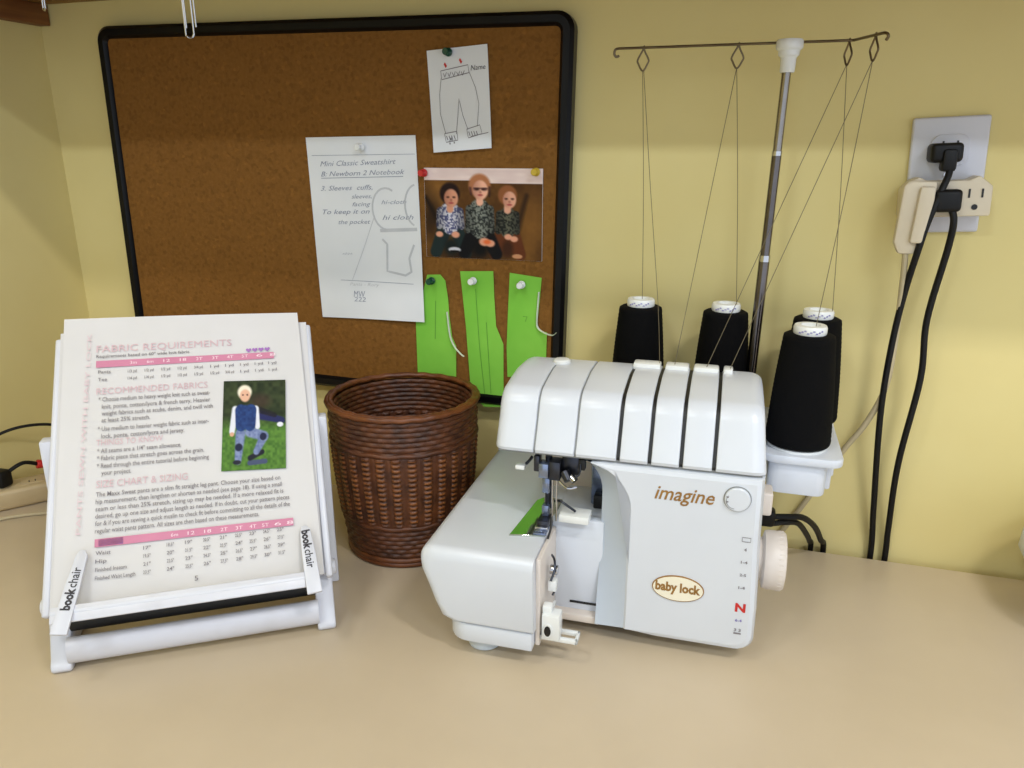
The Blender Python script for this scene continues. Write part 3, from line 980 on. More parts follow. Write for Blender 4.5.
fl2 = [(x - 0.001, 0.0006, z) for x, z in Aleft] + [(p[0] * .4 + q[0] * .6, 0.0012, p[1] * .4 + q[1] * .6) for p, q in zip(rb, right)]
fl2b = [(x - 0.002, 0.0015, z) for x, z in Aleft] + [(p[0], 0.006, p[1]) for p in right]
b.loft([fl, fl2, fl2b, [(x - 0.002, 0.0015, z) for x, z in Aleft] + [(x, 0.16, z) for x, z in right]], W_, cap=False)
# front face closed as a fan of quads between the left edge and a far column
b2 = bmesh.new()
vs = [b2.verts.new(p) for p in fl]
f = b2.faces.new(vs)
bmesh.ops.triangulate(b2, faces=[f])
b._merge(b2, W_, None, False)
b.box(-0.024, 0.113, 0.158, 0.164, 0.008, ZS, W_, 0.001)
b.build('body', om, 30)
b = MB()
rows = []
for t in [i / 8 for i in range(9)]:
    bow = math.sin(t * PI / 2)
    rows.append([(a[0] - 0.002 + (c[0] - a[0] + 0.002) * t, 0.0015 + 0.020 * t * min(1.0, max(0.0, (a[1] - 0.006) / 0.07)), a[1] + (c[1] - a[1]) * t) for a, c in zip(Aleft, Bleft)])
rows.append([(c[0] + 0.001, 0.06, c[1]) for c in Bleft])
b.loft(rows, BW, closed=False, cap=False)
b.build('curved_corner', om)
b = MB(); b.box(-0.026, -0.0235, 0.06, 0.158, 0.008, ZS, M['grey'], 0.0005); b.build('throat_side', om)
b = MB(); b.box(-0.0440, -0.0262, 0.060, 0.099, 0.1042, 0.171, M['bluemetal'], 0.002, 2); b.box(-0.0445, -0.0300, 0.056, 0.061, 0.148, 0.171, M['dark_metal'], 0.001); b.box(-0.0400, -0.0262, 0.052, 0.061, 0.1042, 0.118, M['black'], 0.001); b.build('throat_panel', om)  # dark blue-grey blocks lining the inner right wall of the throat
# seam shadow line between body and top cover
b = MB(); b.box(-0.121, 0.109, 0.004, 0.158, ZS - 0.0002, ZS + 0.0018, M['grey']); b.build('seam', om)
# top cover with thread slots
prof = [(0.0015, 0.1775), (0.0005, 0.1805), (0.0075, 0.195), (0.0125, 0.205)] + arc(0.0375, 0.2080, 0.022, 0.0230, 155, 97, 10) + [(0.055, 0.2340), (0.075, 0.2365), (0.100, 0.2360)] + arc(0.108, 0.2195, 0.026, 0.0160, 80, 20, 5) + [(0.145, 0.20), (0.15, 0.1775)]
PC = (0.075, 0.1775)
def psc(s, x, wide=1.0):
    return [(x, PC[0] + (y - PC[0]) * s, PC[1] + (z - PC[1]) * s) for y, z in prof]
edges = [-0.1245, -0.0872, -0.0502, -0.0120, 0.0152, 0.0418, 0.0692, 0.1120]
gaps = [0, 0.0008, 0.0008, 0.0016, 0.0016, 0.0016, 0.0016, 0]
for i in range(7):
    x0, x1 = edges[i] + gaps[i], edges[i + 1] - gaps[i + 1]
    b = MB()
    r = 0.0012
    lo = [psc(0.985, x0), psc(0.997, x0 + r * 0.4), psc(1.0, x0 + r)]
    hi = [psc(1.0, x1 - r), psc(0.997, x1 - r * 0.4), psc(0.985, x1)]
    if i == 0:
        lo = []
        for k in range(7):
            a = PI / 2 * k / 6
            s = 1 - 0.13 * (1 - math.sin(a))
            xs = x0 + 0.011 * (1 - math.cos(a))
            lp = psc(s, xs)
            lo.append([(xs - (0.000 if z < 0.2 else 0), PC[0] + (yy - PC[0]) if z < 0.19 else yy, z) for (xq, yy, z) in lp])
    if i == 6:
        hi = []
        for k in range(7):
            a = PI / 2 * (1 - k / 6)
            s = 1 - 0.10 * (1 - math.sin(a))
            hi.append([(x1 - 0.012 * (1 - math.cos(a)) - 0.10 * max(0, z - 0.1775), yy, z) for (xq, yy, z) in psc(s, x1)])
    b.loft(lo + hi, W_)
    b.build('cover_panel', om, 30)
for i in range(1, 7):
    b = MB()
    wide = i > 2
    b.loft([psc(0.965 if wide else 0.975, edges[i] - 0.004), psc(0.965 if wide else 0.975, edges[i] + 0.004)], M['black'] if wide else M['grey'])
    e = b.build('tension_slot' if wide else 'cover_groove', om, 30)
    e['label'] = 'black thread tension slot' if wide else 'grey groove'
# white thread guide tabs behind the top
b = MB()
for x0, x1 in ((-0.0135, 0.0128), (0.0172, 0.0395), (0.0437, 0.0672), (0.0712, 0.0800)):
    b.box(x0, x1, 0.100, 0.116, 0.230, 0.2400, M['pinwhite'], 0.002, 2)
b.build('thread_guide_plate', om)
b = MB(); b.lathe([(0.0085, 0.2325), (0.0085, 0.2385), (0.007, 0.2400), (0.003, 0.2405)], M['pinwhite'], T((-0.083, 0.098, -0.0005)), 24); b.build('pressure_knob', om)
# head above the needle area
b = MB(); b.box(-0.1165, -0.022, 0.018, 0.15, 0.1715, 0.1768, W_, 0.001); b.build('head_underside', om)
b = MB(); b.box(-0.10, -0.026, 0.10, 0.158, 0.098, 0.168, M['cream'], 0.002); b.build('throat_back', om)
# free arm
armp = arc(-0.1660, 0.089, 0.0125, 0.0125, 180, 90, 5) + [(-0.12, 0.1015), (-0.0730, 0.1015), (-0.0720, 0.0285), (-0.150, 0.0285)] + [(-0.1595, 0.0325), (-0.1655, 0.046), (-0.172, 0.064), (-0.1775, 0.078)]
b = MB()
def arml(y, d, top=0.0):
    mxx, mzz = -0.12, 0.062
    out = []
    for x, z in armp:
        xx = x + d if x < mxx else x
        zz = z - d * (1.1 if z > 0.08 else 0) + (d * 0.4 if z < 0.04 else 0)
        out.append((xx, y, zz))
    return out
lps = []
for k in range(7):
    a = PI / 2 * k / 6
    lps.append(arml(-0.058 + 0.010 * (1 - math.cos(a)), 0.010 * (1 - math.sin(a))))
lps += [arml(0.0, 0), arml(0.06, 0), arml(0.16, 0), arml(0.205, 0)]
b.loft(lps, W_)
b.build('free_arm', om, 30)
# base skirt and feet
b = MB()
b.prism(arc(-0.134, -0.036, 0.020, 0.020, 180, 270, 6) + [(-0.0735, -0.0555), (-0.0735, 0.028), (-0.066, 0.032), (0.10, 0.032), (0.106, 0.04), (0.106, 0.155), (-0.154, 0.155)], 0.010, 0.0285, 'z', W_, 0.002, 2)
b.build('base', om, 30)
for x, y in ((-0.126, -0.027), (0.085, 0.06), (0.085, 0.14), (-0.125, 0.135)):
    b = MB(); b.lathe([(0.012, -0.008), (0.0155, -0.007), (0.0165, -0.002), (0.0155, 0.0115), (0.010, 0.0118)], M['rubber'], T((x, y, 0)), 28); b.build('rubber_foot', om)
# looper bay: white inner wall, shelf and bits
b = MB()
b.box(-0.0725, -0.024, 0.018, 0.028, 0.012, 0.108, W_, 0.001)
b.box(-0.0725, -0.024, 0.026, 0.158, 0.090, 0.104, W_, 0.001)
b.box(-0.0725, -0.024, 0.008, 0.028, 0.005, 0.0125, M['cream'], 0.001)
b.build('looper_bay', om)
b = MB(); b.box(-0.0540, -0.0262, 0.0170, 0.0185, 0.0195, 0.0215, M['black']); b.build('bay_slot', om)
b = MB(); b.box(-0.0645, -0.0365, 0.006, 0.026, 0.1090, 0.1165, M['pinwhite'], 0.0012); b.build('finger_guard', om)
b = MB()
b.box(-0.0728, -0.0685, -0.047, 0.018, 0.012, 0.0985, M['cream'], 0.001)
b.build('bay_cheek', om)
b = MB()
b.cyl((-0.0655, -0.020, 0.075), (-0.0585, -0.020, 0.075), 0.0045, M['chrome'], 16)
b.box(-0.0655, -0.058, -0.03, -0.022, 0.058, 0.069, M['pinwhite'], 0.001)
b.tube([(-0.0625, -0.028, 0.094), (-0.0615, -0.022, 0.086), (-0.0605, -0.026, 0.078), (-0.0625, -0.032, 0.07)], 0.0011, M['dark_metal'], 8, 4)
b.tube([(-0.0625, -0.018, 0.066), (-0.0600, -0.020, 0.058), (-0.0620, -0.026, 0.052)], 0.0010, M['dark_metal'], 8, 4)
b.build('looper', om)
b = MB()
b.box(-0.0665, -0.050, -0.050, -0.036, 0.021, 0.047, M['pinwhite'], 0.002, 2)
b.box(-0.0665, -0.058, -0.047, -0.038, 0.044, 0.0535, M['pinwhite'], 0.0015, 2)
lever = b.build('thread_lever', om)
b = MB()
b.lathe([(0.0042, 0), (0.0042, 0.0014)], M['pinwhite'], T((-0.0605, -0.0498, 0.0315)) @ Matrix.Rotation(PI / 2, 4, 'X') @ Matrix.Diagonal((1, 1.6, 1, 1)), 20)
b.lathe([(0.0030, 0.0012), (0.0030, 0.0020)], M['black'], T((-0.0605, -0.0498, 0.0315)) @ Matrix.Rotation(PI / 2, 4, 'X') @ Matrix.Diagonal((1, 1.7, 1, 1)), 20)
b.build('lever_window', lever)
b = MB()
b.box(-0.0700, -0.0345, -0.046, -0.042, 0.0180, 0.0225, M['pinwhite'], 0.001)
b.box(-0.0375, -0.0345, -0.046, -0.030, 0.0180, 0.0225, M['pinwhite'], 0.001)
b.box(-0.0700, -0.0345, -0.034, -0.030, 0.0180, 0.0225, M['pinwhite'], 0.001)
b.box(-0.070, -0.066, -0.046, 0.012, 0.0180, 0.0225, M['pinwhite'], 0.001)
b.build('cover_catch', om)
# needle plate, foot, needle assembly
b = MB()
b.prism([(-0.1050, -0.018), (-0.0730, -0.011), (-0.0730, 0.066), (-0.0905, 0.068), (-0.0975, 0.058)], 0.1010, 0.1032, 'z', M['mirror'], 0.0005, 1)
b.build('needle_plate', om)
b = MB()
b.box(-0.0835, -0.0715, -0.014, 0.012, 0.1040, 0.1062, M['bluemetal'], 0.0006)
b.box(-0.0825, -0.0720, -0.004, 0.014, 0.1062, 0.1130, M['dark_metal'], 0.001)
b.box(-0.0835, -0.0715, -0.0085, -0.0045, 0.1062, 0.1090, M['chrome'], 0.0006)
b.box(-0.0805, -0.0740, 0.006, 0.014, 0.1130, 0.1240, M['bluemetal'], 0.001)
b.cyl((-0.0805, 0.003, 0.110), (-0.0735, 0.003, 0.110), 0.002, M['chrome'], 12)
b.build('presser_foot', om)
b = MB()
b.cyl((-0.0765, 0.016, 0.118), (-0.0765, 0.016, 0.170), 0.0032, M['dark_metal'], 16)
b.box(-0.0810, -0.0740, 0.009, 0.018, 0.135, 0.150, M['bluemetal'], 0.001)
b.build('presser_bar', om)
b = MB()
b.box(-0.0745, -0.0640, 0.006, 0.020, 0.150, 0.168, M['dark_metal'], 0.001)
b.box(-0.0835, -0.0745, 0.004, 0.016, 0.152, 0.166, M['bluemetal'], 0.001)
b.cyl((-0.0605, 0.010, 0.158), (-0.0555, 0.006, 0.152), 0.0045, M['dark_metal'], 14)
b.cyl((-0.0540, 0.008, 0.155), (-0.0500, 0.006, 0.152), 0.0035, M['chrome'], 14)
b.tube([(-0.064, 0.006, 0.150), (-0.056, 0.002, 0.146), (-0.048, 0.004, 0.147)], 0.0012, M['chrome'], 8, 5)
b.tube([(-0.046, 0.008, 0.168), (-0.046, 0.006, 0.160), (-0.049, 0.004, 0.157)], 0.001, M['dark_metal'], 8, 5)
b.box(-0.0640, -0.0480, 0.014, 0.024, 0.1540, 0.1715, M['dark_metal'], 0.001)
b.box(-0.0890, -0.0835, 0.008, 0.018, 0.1560, 0.1715, M['dark_metal'], 0.001)
b.box(-0.0480, -0.0420, 0.010, 0.018, 0.1610, 0.1715, M['black'], 0.001)
b.build('needle_clamp', om)
for x in (-0.0715, -0.0675):
    b = MB(); b.cyl((x, 0.010, 0.108), (x, 0.010, 0.152), 0.0009, M['chrome'], 8, 0.0009); b.build('needle', om)
b = MB()
b.tube([(-0.0705, 0.018, 0.124), (-0.064, 0.012, 0.1275), (-0.056, 0.010, 0.124), (-0.050, 0.012, 0.119)], 0.0012, M['dark_metal'], 8, 6)
b.tube([(-0.0695, -0.002, 0.118), (-0.0685, -0.008, 0.110), (-0.0690, -0.017, 0.1035)], 0.0010, M['black'], 8, 6)
b.build('looper_thread_guide', om)
b = MB()
b.tube([(-0.093, 0.02, 0.166), (-0.0955, 0.018, 0.162), (-0.0985, 0.016, 0.159)], 0.0014, M['dark_metal'], 8, 4)
b.box(-0.1075, -0.0985, 0.011, 0.019, 0.1545, 0.1590, M['pinwhite'], 0.0012)
b.build('foot_lifter', om)
# face markings
FM = T((0, -0.0004, 0)) @ WALLMX
b = MB()
b.text('imagine', 0.0185, M['brown'], FM @ T((0.0215, 0.1475, 0)), 0.0505, 0.0002, 0.30)
b.build('model_lettering', om)
b = MB()
b.prism(arc(0.0470, 0.0620, 0.0228, 0.0128, 0, 360, 48)[:-1], -0.0010, 0.0005, 'y', M['brown'])
b.prism(arc(0.0470, 0.0620, 0.0219, 0.0119, 0, 360, 48)[:-1], -0.0014, 0.0004, 'y', M['badge'])
b.text('baby lock', 0.0125, M['brown'], T((0, -0.0016, 0)) @ WALLMX @ T((0.0272, 0.0592, 0)), 0.0395, 0.0005)
b.build('oval_badge', om)
b = MB()
dm = T((0.0905, 0, 0.1555)) @ Matrix.Rotation(PI / 2, 4, 'X')
b.lathe([(0.0115, -0.001), (0.0115, 0.0004), (0.0108, 0.0006), (0.0106, 0.0003)], M['grey'], dm, 40)
b.lathe([(0.0106, -0.001), (0.0106, 0.0022), (0.0098, 0.003), (0.001, 0.0032)], W_, dm, 40)
b.stroke(arc(-0.002, -0.001, 0.007, 0.007, 140, 270, 10), 0.0005, M['grey'], T((0.0905, -0.0034, 0.1555)) @ WALLMX)
for a in (165, 195):
    b.stroke([(0.0075 * math.cos(math.radians(a)), 0.0075 * math.sin(math.radians(a))), (0.0095 * math.cos(math.radians(a)), 0.0095 * math.sin(math.radians(a)))], 0.0012, M['greyink'], T((0.0905, -0.0034, 0.1555)) @ WALLMX)
b.build('stitch_dial', om)
b = MB()
for t, z, h, w, m in (('4', 0.1075, 0.0042, 0.0022, 'greyink'), ('1-4', 0.0955, 0.0036, 0.0055, 'greyink'), ('2-5', 0.0830, 0.0036, 0.0055, 'greyink'),
                      ('1-4', 0.0705, 0.0036, 0.0055, 'greyink'), ('6-4', 0.0375, 0.0036, 0.0058, 'purplepen'), ('3 3', 0.0275, 0.0042, 0.006, 'greyink')):
    b.text(t, h, M[m], FM @ T((0.1010 - w / 2, z, 0)), w, 0.0001)
b.stroke([(0.0975, 0.1165), (0.1045, 0.1165), (0.1045, 0.1205), (0.0975, 0.1205), (0.0975, 0.1165)], 0.0006, M['greyink'], FM)
b.stroke([(0.0978, 0.0255), (0.1042, 0.0255)], 0.0016, M['greyink'], FM)
b.text('N', 0.0115, M['red'], FM @ T((0.0972, 0.0478, 0)), 0.0088, 0.0005)
b.build('stitch_scale', om)
# right side: handwheel, button, cord
b = MB()
hm = T((0.113, 0.06, 0.070)) @ Matrix.Rotation(PI / 2, 4, 'Y')
b.lathe([(0.020, 0), (0.020, 0.006), (0.0265, 0.008), (0.0275, 0.011), (0.0275, 0.024), (0.026, 0.0265), (0.021, 0.0275)], M['cream'], hm, 44)
for k in range(36):
    a = 2 * PI * k / 36
    b.box(-0.0007, 0.0007, 0.0268, 0.0277, 0.020, 0.0245, M['cream'], 0.0003, 1, mx=hm @ Matrix.Rotation(a, 4, 'Z'))
b.build('handwheel', om)
b = MB(); b.box(0.110, 0.1215, 0.030, 0.052, 0.128, 0.1500, M['cream'], 0.0025, 3); b.build('side_button', om)
# spool stand at the back, thread tree
def bmx(mb_fn, name):
    b = MB(); mb_fn(b)
    for v in b.bm.verts:
        v.co = MINV @ v.co
    return b.build(name, om, 35)
ZT = 0.1690
def tray(b):
    pl = [(-0.150, -0.022), (-0.150, -0.076), (0.030, -0.076), (0.030, -0.150)] + arc(0.042, -0.151, 0.012, 0.012, 180, 270, 4)[1:] + arc(0.088, -0.151, 0.012, 0.012, 270, 360, 4) + [(0.099, -0.034)] + arc(0.087, -0.034, 0.012, 0.012, 0, 90, 4)[1:]
    b.prism(pl, ZT - 0.0085, ZT, 'z', W_, 0.002, 2)
    c = Vector((0.0645, -0.11))
    pl2 = [(0.0365, -0.07), (0.0365, -0.148)] + arc(0.046, -0.148, 0.0095, 0.0095, 180, 270, 4)[1:] + arc(0.078, -0.148, 0.0095, 0.0095, 270, 360, 4) + [(0.0875, -0.138), (0.0935, -0.136), (0.0935, -0.07)]
    b.prism(pl2, ZT - 0.040, ZT - 0.008, 'z', W_, 0.002, 2)
    b.box(0.086, 0.0962, -0.128, -0.06, ZT - 0.030, ZT - 0.010, W_, 0.002)
    b.box(-0.12, 0.03, -0.074, -0.026, ZT - 0.03, ZT - 0.008, W_, 0.003)
    b.box(-0.14, 0.015, -0.085, -0.06, 0.02, 0.14, W_, 0.003)
bmx(tray, 'spool_stand')
CON = [(-0.1035, -0.047), (-0.0160, -0.047), (0.0725, -0.055), (0.0605, -0.130)]
for x, y in CON:
    def sp(b, x=x, y=y):
        b.lathe([(0.027, ZT - 0.001), (0.027, ZT + 0.0022), (0.024, ZT + 0.0028)], M['pinwhite'], T((x, y, 0)), 36)
        b.cyl((x, y, ZT), (x, y, ZT + 0.095), 0.003, M['pinwhite'], 12)
    bmx(sp, 'spool_pin')
PX, PY, ZARM = 0.0205, -0.057, 0.5285
PBX = 0.0135
def pol(z):
    return (PBX + (PX - PBX) * (z - ZT) / (0.528 - ZT), PY, z)
bmx(lambda b: (b.cyl(pol(ZT - 0.01), pol(0.330), 0.0052, M['dark_chrome'], 20), b.cyl(pol(0.330), pol(0.336), 0.0056, M['chrome'], 20, 0.0052),
               b.cyl(pol(0.335), pol(0.43), 0.0045, M['dark_chrome'], 20), b.cyl(pol(0.43), pol(0.434), 0.0047, M['chrome'], 20), b.cyl(pol(0.433), pol(0.526), 0.0041, M['chrome2'], 20)), 'telescopic_pole')
bmx(lambda b: b.lathe([(0.0060, 0.503), (0.0066, 0.504), (0.0070, 0.5150), (0.0078, 0.5165), (0.0092, 0.5175), (0.0096, 0.5215), (0.0114, 0.5230), (0.0120, 0.5245), (0.0120, 0.5295), (0.0110, 0.5310), (0.004, 0.5315)], M['pinwhite'], T((PX, PY, 0)), 28), 'pole_cap')
GP = [(-0.1120, -0.0565), (-0.0245, -0.0550), (0.0710, -0.0540), (0.0885, -0.0850)]
arm_pts = [(-0.1360, -0.0545, 0.5225), (-0.1380, -0.0560, 0.5215), (-0.1400, -0.0565, 0.5235), (-0.1395, -0.0567, 0.5275), (-0.1360, -0.0568, 0.5288), (-0.127, -0.0568, 0.5288), (-0.06, -0.056, 0.5288), (0.02, -0.055, 0.5288), (0.071, -0.0545, 0.5288), (0.0735, -0.0550, 0.5288), (0.0760, -0.0585, 0.5288), (0.0885, -0.0850, 0.5288), (0.0945, -0.0955, 0.5288), (0.0968, -0.0975, 0.5260), (0.0955, -0.096, 0.5232)]
bmx(lambda b: b.tube(arm_pts, 0.00125, M['wire'], 8, 4), 'guide_arm')
for i, (x, y) in enumerate(GP):
    dx, dy = (1, 0.02) if i < 2 else (0.25, -0.45)
    L = math.hypot(dx, dy); dx, dy = dx / L, dy / L
    w = 0.0052
    lp = [(0, -0.0005), (-0.25, -0.003), (-1.0, -0.0105), (-0.85, -0.014), (0.0, -0.0205), (0.85, -0.014), (1.0, -0.0105), (0.25, -0.003), (0.1, 0.001), (0, 0.002)]
    bmx(lambda b: b.tube([(x + dx * w * a, y + dy * w * a, ZARM + z) for a, z in lp], 0.0009, M['wire'], 8, 4), 'thread_eyelet')
# power lead out of the right side
bmx(lambda b: (b.box(0.018, 0.050, -0.118, -0.102, 0.072, 0.090, M['cord'], 0.004, 3), b.tube([(0.045, -0.110, 0.081), (0.062, -0.105, 0.081), (0.078, -0.092, 0.076), (0.094, -0.060, 0.052), (0.1060, -0.025, 0.020), (0.1120, -0.0075, 0.002), (0.1125, -0.0058, -0.06)], 0.0032, M['cord'], 10, 8),
               b.tube([(0.045, -0.112, 0.074), (0.060, -0.106, 0.075), (0.074, -0.090, 0.068), (0.0870, -0.055, 0.040), (0.0950, -0.022, 0.015), (0.0985, -0.0075, 0.001), (0.0988, -0.0058, -0.06)], 0.0030, M['cord'], 10, 8)), 'power_lead')

# ------------------------------------------------------------------ thread cones
CL = ('black thread cone behind the machine, first from the basket', 'black thread cone behind the machine, second from the basket',
      'black thread cone mostly hidden behind the nearest full cone', 'black thread cone in full view at the machine right end')
ENDS = [(-0.0700, -0.148, 0.2420), (-0.0560, -0.148, 0.2420), (-0.0270, -0.148, 0.2420), (-0.0060, -0.148, 0.2420)]
cone_body = None
for i, (x, y) in enumerate(CON):
    r = thing('thread_cone', CL[i], 'thread cone', (x, y, ZT + 0.003), 0.4 * i, 'black thread cones on the machine')
    if cone_body is None:
        b = MB()
        pr = [(0.0205, 0.0005), (0.0285, 0.0008), (0.0293, 0.003)]
        for k in range(1, 44):
            t = k / 44
            pr.append((0.0293 - 0.0068 * t + 0.0009 * math.sin(PI * t) + (0.00018 if k % 2 else -0.00018), 0.003 + 0.0985 * t))
        pr += [(0.0222, 0.1030), (0.0195, 0.1045), (0.0130, 0.1048)]
        b.lathe(pr, M['thread'], None, 48)
        cone_body = b.build('wound_thread', r, 60)
        b = MB(); b.lathe([(0.0128, 0.096), (0.0140, 0.1046), (0.0146, 0.1060), (0.0146, 0.1105), (0.0136, 0.1125), (0.0085, 0.1128), (0.0080, 0.108)], M['pinwhite'], None, 32)
        cone_core = b.build('cone_core', r, 40)
        b = MB()
        for s in range(9):
            a = -PI / 2 - 0.75 + s * 0.17
            for q in range(2):
                z0 = 0.1065 + 0.0011 * (s % 3)
                pts = [(0.01475 * math.cos(a + 0.03 * k), 0.01475 * math.sin(a + 0.03 * k), z0 + 0.0014 * (k % 2)) for k in range(5)]
            b.tube(pts, 0.00022, M['purplepen'], 5, 2)
        cone_mark = b.build('pen_marking', r)
        r.rotation_euler = (0, 0, 0)
    else:
        for src in (cone_body, cone_core, cone_mark):
            c = src.copy(); COL.objects.link(c); c.parent = r
    r.rotation_euler = (0, 0, 0)
    gx, gy = GP[i]
    tx, ty = x, y
    b = MB()
    o = Vector((x, y, ZT + 0.003))
    g = Vector((gx, gy, ZARM - 0.0195))
    top = Vector((x + (0.002, 0.010, 0.012, 0.004)[i], y - 0.006, ZT + 0.003 + 0.1128))
    b.tube([top - o, (top * .5 + g * .5 + Vector((0.001, 0, 0))) - o, g - o], 0.00033, M['strand'], 6, 4)
    e = Vector(ENDS[i])
    if i == 0:
        k_ = Vector((x + 0.020, y - 0.020, ZT + 0.116))
        mid_ = [g + Vector((0.001, 0, 0)), g * .5 + k_ * .5, k_, e]
    else:
        mid_ = [g, g * .5 + e * .5, e]
    b.tube([p - o for p in mid_], 0.00033, M['strand'], 6, 3)
    s = b.build('thread_strand', r)

# ------------------------------------------------------------------ wall outlet, adapter, plugs and cords
OR = math.radians(2.6)
def wallthing(name, label, cat, x, z, y=0.0, roll=OR):
    o = thing(name, label, cat)
    o.matrix_world = T((x, y, z)) @ Matrix.Rotation(-roll, 4, 'Y')
    return o
ol = wallthing('wall_outlet', 'white wall outlet plate on the yellow wall', 'outlet', 0.176, 0.4125, -0.0005)
b = MB(); b.box(-0.0335, 0.0325, -0.006, 0, -0.0545, 0.0530, M['plate'], 0.0025, 3); b.build('cover_plate', ol)
for z in (0.0225, -0.0225):
    b = MB()
    b.prism([(p[0], p[1]) for p in rrect(-0.0165, 0.0165, z - 0.0145, z + 0.0145, 0.009)], -0.0075, -0.003, 'y', M['plate'], 0.0005, 1)
    b.box(-0.0070, -0.0052, -0.0079, -0.0074, z + 0.001, z + 0.0085, M['black']); b.box(0.0052, 0.0070, -0.0079, -0.0074, z + 0.001, z + 0.0085, M['black'])
    b.prism(arc(0, z - 0.007, 0.0022, 0.0026, 0, 360, 12)[:-1], -0.0079, -0.0074, 'y', M['black'])
    b.build('socket', ol)
b = MB(); b.cyl((0, -0.0062, 0), (0, -0.0074, 0), 0.003, M['chrome'], 14); b.build('screw', ol)
ad = wallthing('outlet_adapter', 'cream three way outlet adapter plugged into the lower socket', 'adapter', 0.1755, 0.391, -0.008)
b = MB()
b.prism([(-0.040, -0.016), (0.036, -0.016), (0.036, 0.011), (0.030, 0.016), (0.024, 0.021), (0.016, 0.017), (-0.018, 0.017), (-0.026, 0.021), (-0.034, 0.017), (-0.040, 0.010)], -0.024, -0.0005, 'y', M['tan'], 0.002, 2)
b.build('adapter_body', ad)
b = MB()
b.box(0.0160, 0.0176, -0.0246, -0.0238, 0.001, 0.009, M['black']); b.box(0.0268, 0.0284, -0.0246, -0.0238, 0.001, 0.009, M['black'])
b.prism(arc(0.0222, -0.0075, 0.0026, 0.0026, 0, 360, 14)[:-1], -0.0246, -0.0238, 'y', M['black'])
b.build('socket_slots', ad)
# upper black plug and its cord
def cordthing(name, label, cat): return thing(name, label, cat)
c1 = thing('black_plug_lead', 'black power lead from the upper socket of the wall outlet', 'cord', (0.1685, -0.008, 0.432))
o1 = Vector((0.1685, -0.008, 0.432))
b = MB()
b.box(-0.0135, 0.0135, -0.026, -0.0005, -0.008, 0.0095, M['cord'], 0.004, 3, mx=Matrix.Rotation(-OR, 4, 'Y'))
b.box(-0.004, 0.0085, -0.030, -0.014, -0.016, 0.004, M['cord'], 0.003, 2)
b.build('plug', c1)
b = MB(); b.tube([Vector(p) - o1 for p in ((0.1720, -0.030, 0.424), (0.1715, -0.036, 0.414), (0.1655, -0.043, 0.396), (0.1585, -0.045, 0.37), (0.1545, -0.044, 0.345), (0.150, -0.034, 0.300), (0.1465, -0.03, 0.243), (0.147, -0.025, 0.17), (0.1565, -0.012, 0.06), (0.1615, -0.0062, 0.005), (0.162, -0.0058, -0.08))], 0.0032, M['cord'], 10, 8); b.build('cord', c1)
c2 = thing('black_plug_lead', 'black power lead from the middle of the cream adapter', 'cord', (0.1735, -0.033, 0.390))
o2 = Vector((0.1735, -0.033, 0.390))
b = MB()
b.box(-0.0120, 0.0110, -0.014, -0.0002, -0.010, 0.0105, M['cord'], 0.004, 3, mx=Matrix.Rotation(-OR, 4, 'Y'))
b.build('plug', c2)
b = MB(); b.tube([Vector(p) - o2 for p in ((0.1765, -0.040, 0.385), (0.1805, -0.043, 0.372), (0.1805, -0.038, 0.345), (0.1745, -0.03, 0.275), (0.178, -0.027, 0.214), (0.1715, -0.022, 0.12), (0.1745, -0.010, 0.04), (0.1765, -0.0062, 0.002), (0.1765, -0.0058, -0.08))], 0.0032, M['cord'], 10, 8); b.build('cord', c2)
c3 = thing('cream_plug_lead', 'cream flat power lead from the end of the adapter, passing behind the cones', 'cord', (0.149, -0.033, 0.385))
o3 = Vector((0.149, -0.033, 0.385))
b = MB()
b.prism([(-0.0165, -0.034), (-0.0145, 0.018), (-0.010, 0.023), (0.0135, 0.0225), (0.0140, 0.006), (0.0085, -0.034), (0.0025, -0.045), (-0.0115, -0.045)], -0.010, -0.0002, 'y', M['tan'], 0.0025, 2)
b.prism([(-0.004, -0.034), (-0.001, 0.018), (0.012, 0.018), (0.0120, 0.006), (0.007, -0.034)], -0.016, -0.009, 'y', M['tan'], 0.0025, 2)
b.build('plug', c3)
b = MB(); b.tube([Vector(p) - o3 for p in ((0.1445, -0.038, 0.345), (0.1465, -0.036, 0.32), (0.1490, -0.030, 0.264), (0.1480, -0.026, 0.205), (0.1360, -0.018, 0.160), (0.1185, -0.014, 0.126), (0.098, -0.012, 0.082), (0.081, -0.010, 0.046), (0.0700, -0.0075, 0.024), (0.0615, -0.0060, 0.0), (0.0590, -0.0058, -0.06))], 0.0030, M['tancord'], 10, 8); b.build('cord', c3)

# ------------------------------------------------------------------ left edge: power strip with cords
ps = thing('power_strip', 'cream power strip lying along the wall by the white book stand', 'power strip', (-0.872, -0.185, 0.0), math.radians(52))
b = MB(); b.box(-0.14, 0.085, -0.021, 0.021, 0, 0.026, M['darktan'], 0.005, 3); b.build('strip_body', ps)
for x in (-0.10, -0.06, -0.02, 0.02):
    b = MB()
    b.box(x - 0.012, x + 0.012, -0.010, 0.010, 0.0255, 0.0268, M['darktan'], 0.0005)
    b.box(x - 0.004, x - 0.0028, -0.006, 0.000, 0.0266, 0.0272, M['black']); b.box(x + 0.0028, x + 0.004, -0.006, 0.000, 0.0266, 0.0272, M['black'])
    b.build('socket', ps)
b = MB(); b.box(0.052, 0.066, -0.006, 0.006, 0.0255, 0.0315, M['red'], 0.0012); e = b.build('switch', ps); e['label'] = 'red rocker switch'
pl_ = thing('black_plug_lead', 'black plug and short lead on the power strip at the left edge', 'cord', (-0.877, -0.196, 0.027))
o4 = Vector((-0.877, -0.196, 0.027))
b = MB(); b.box(-0.010, 0.010, -0.009, 0.009, 0.0003, 0.022, M['cord'], 0.004, 3); b.build('plug', pl_)
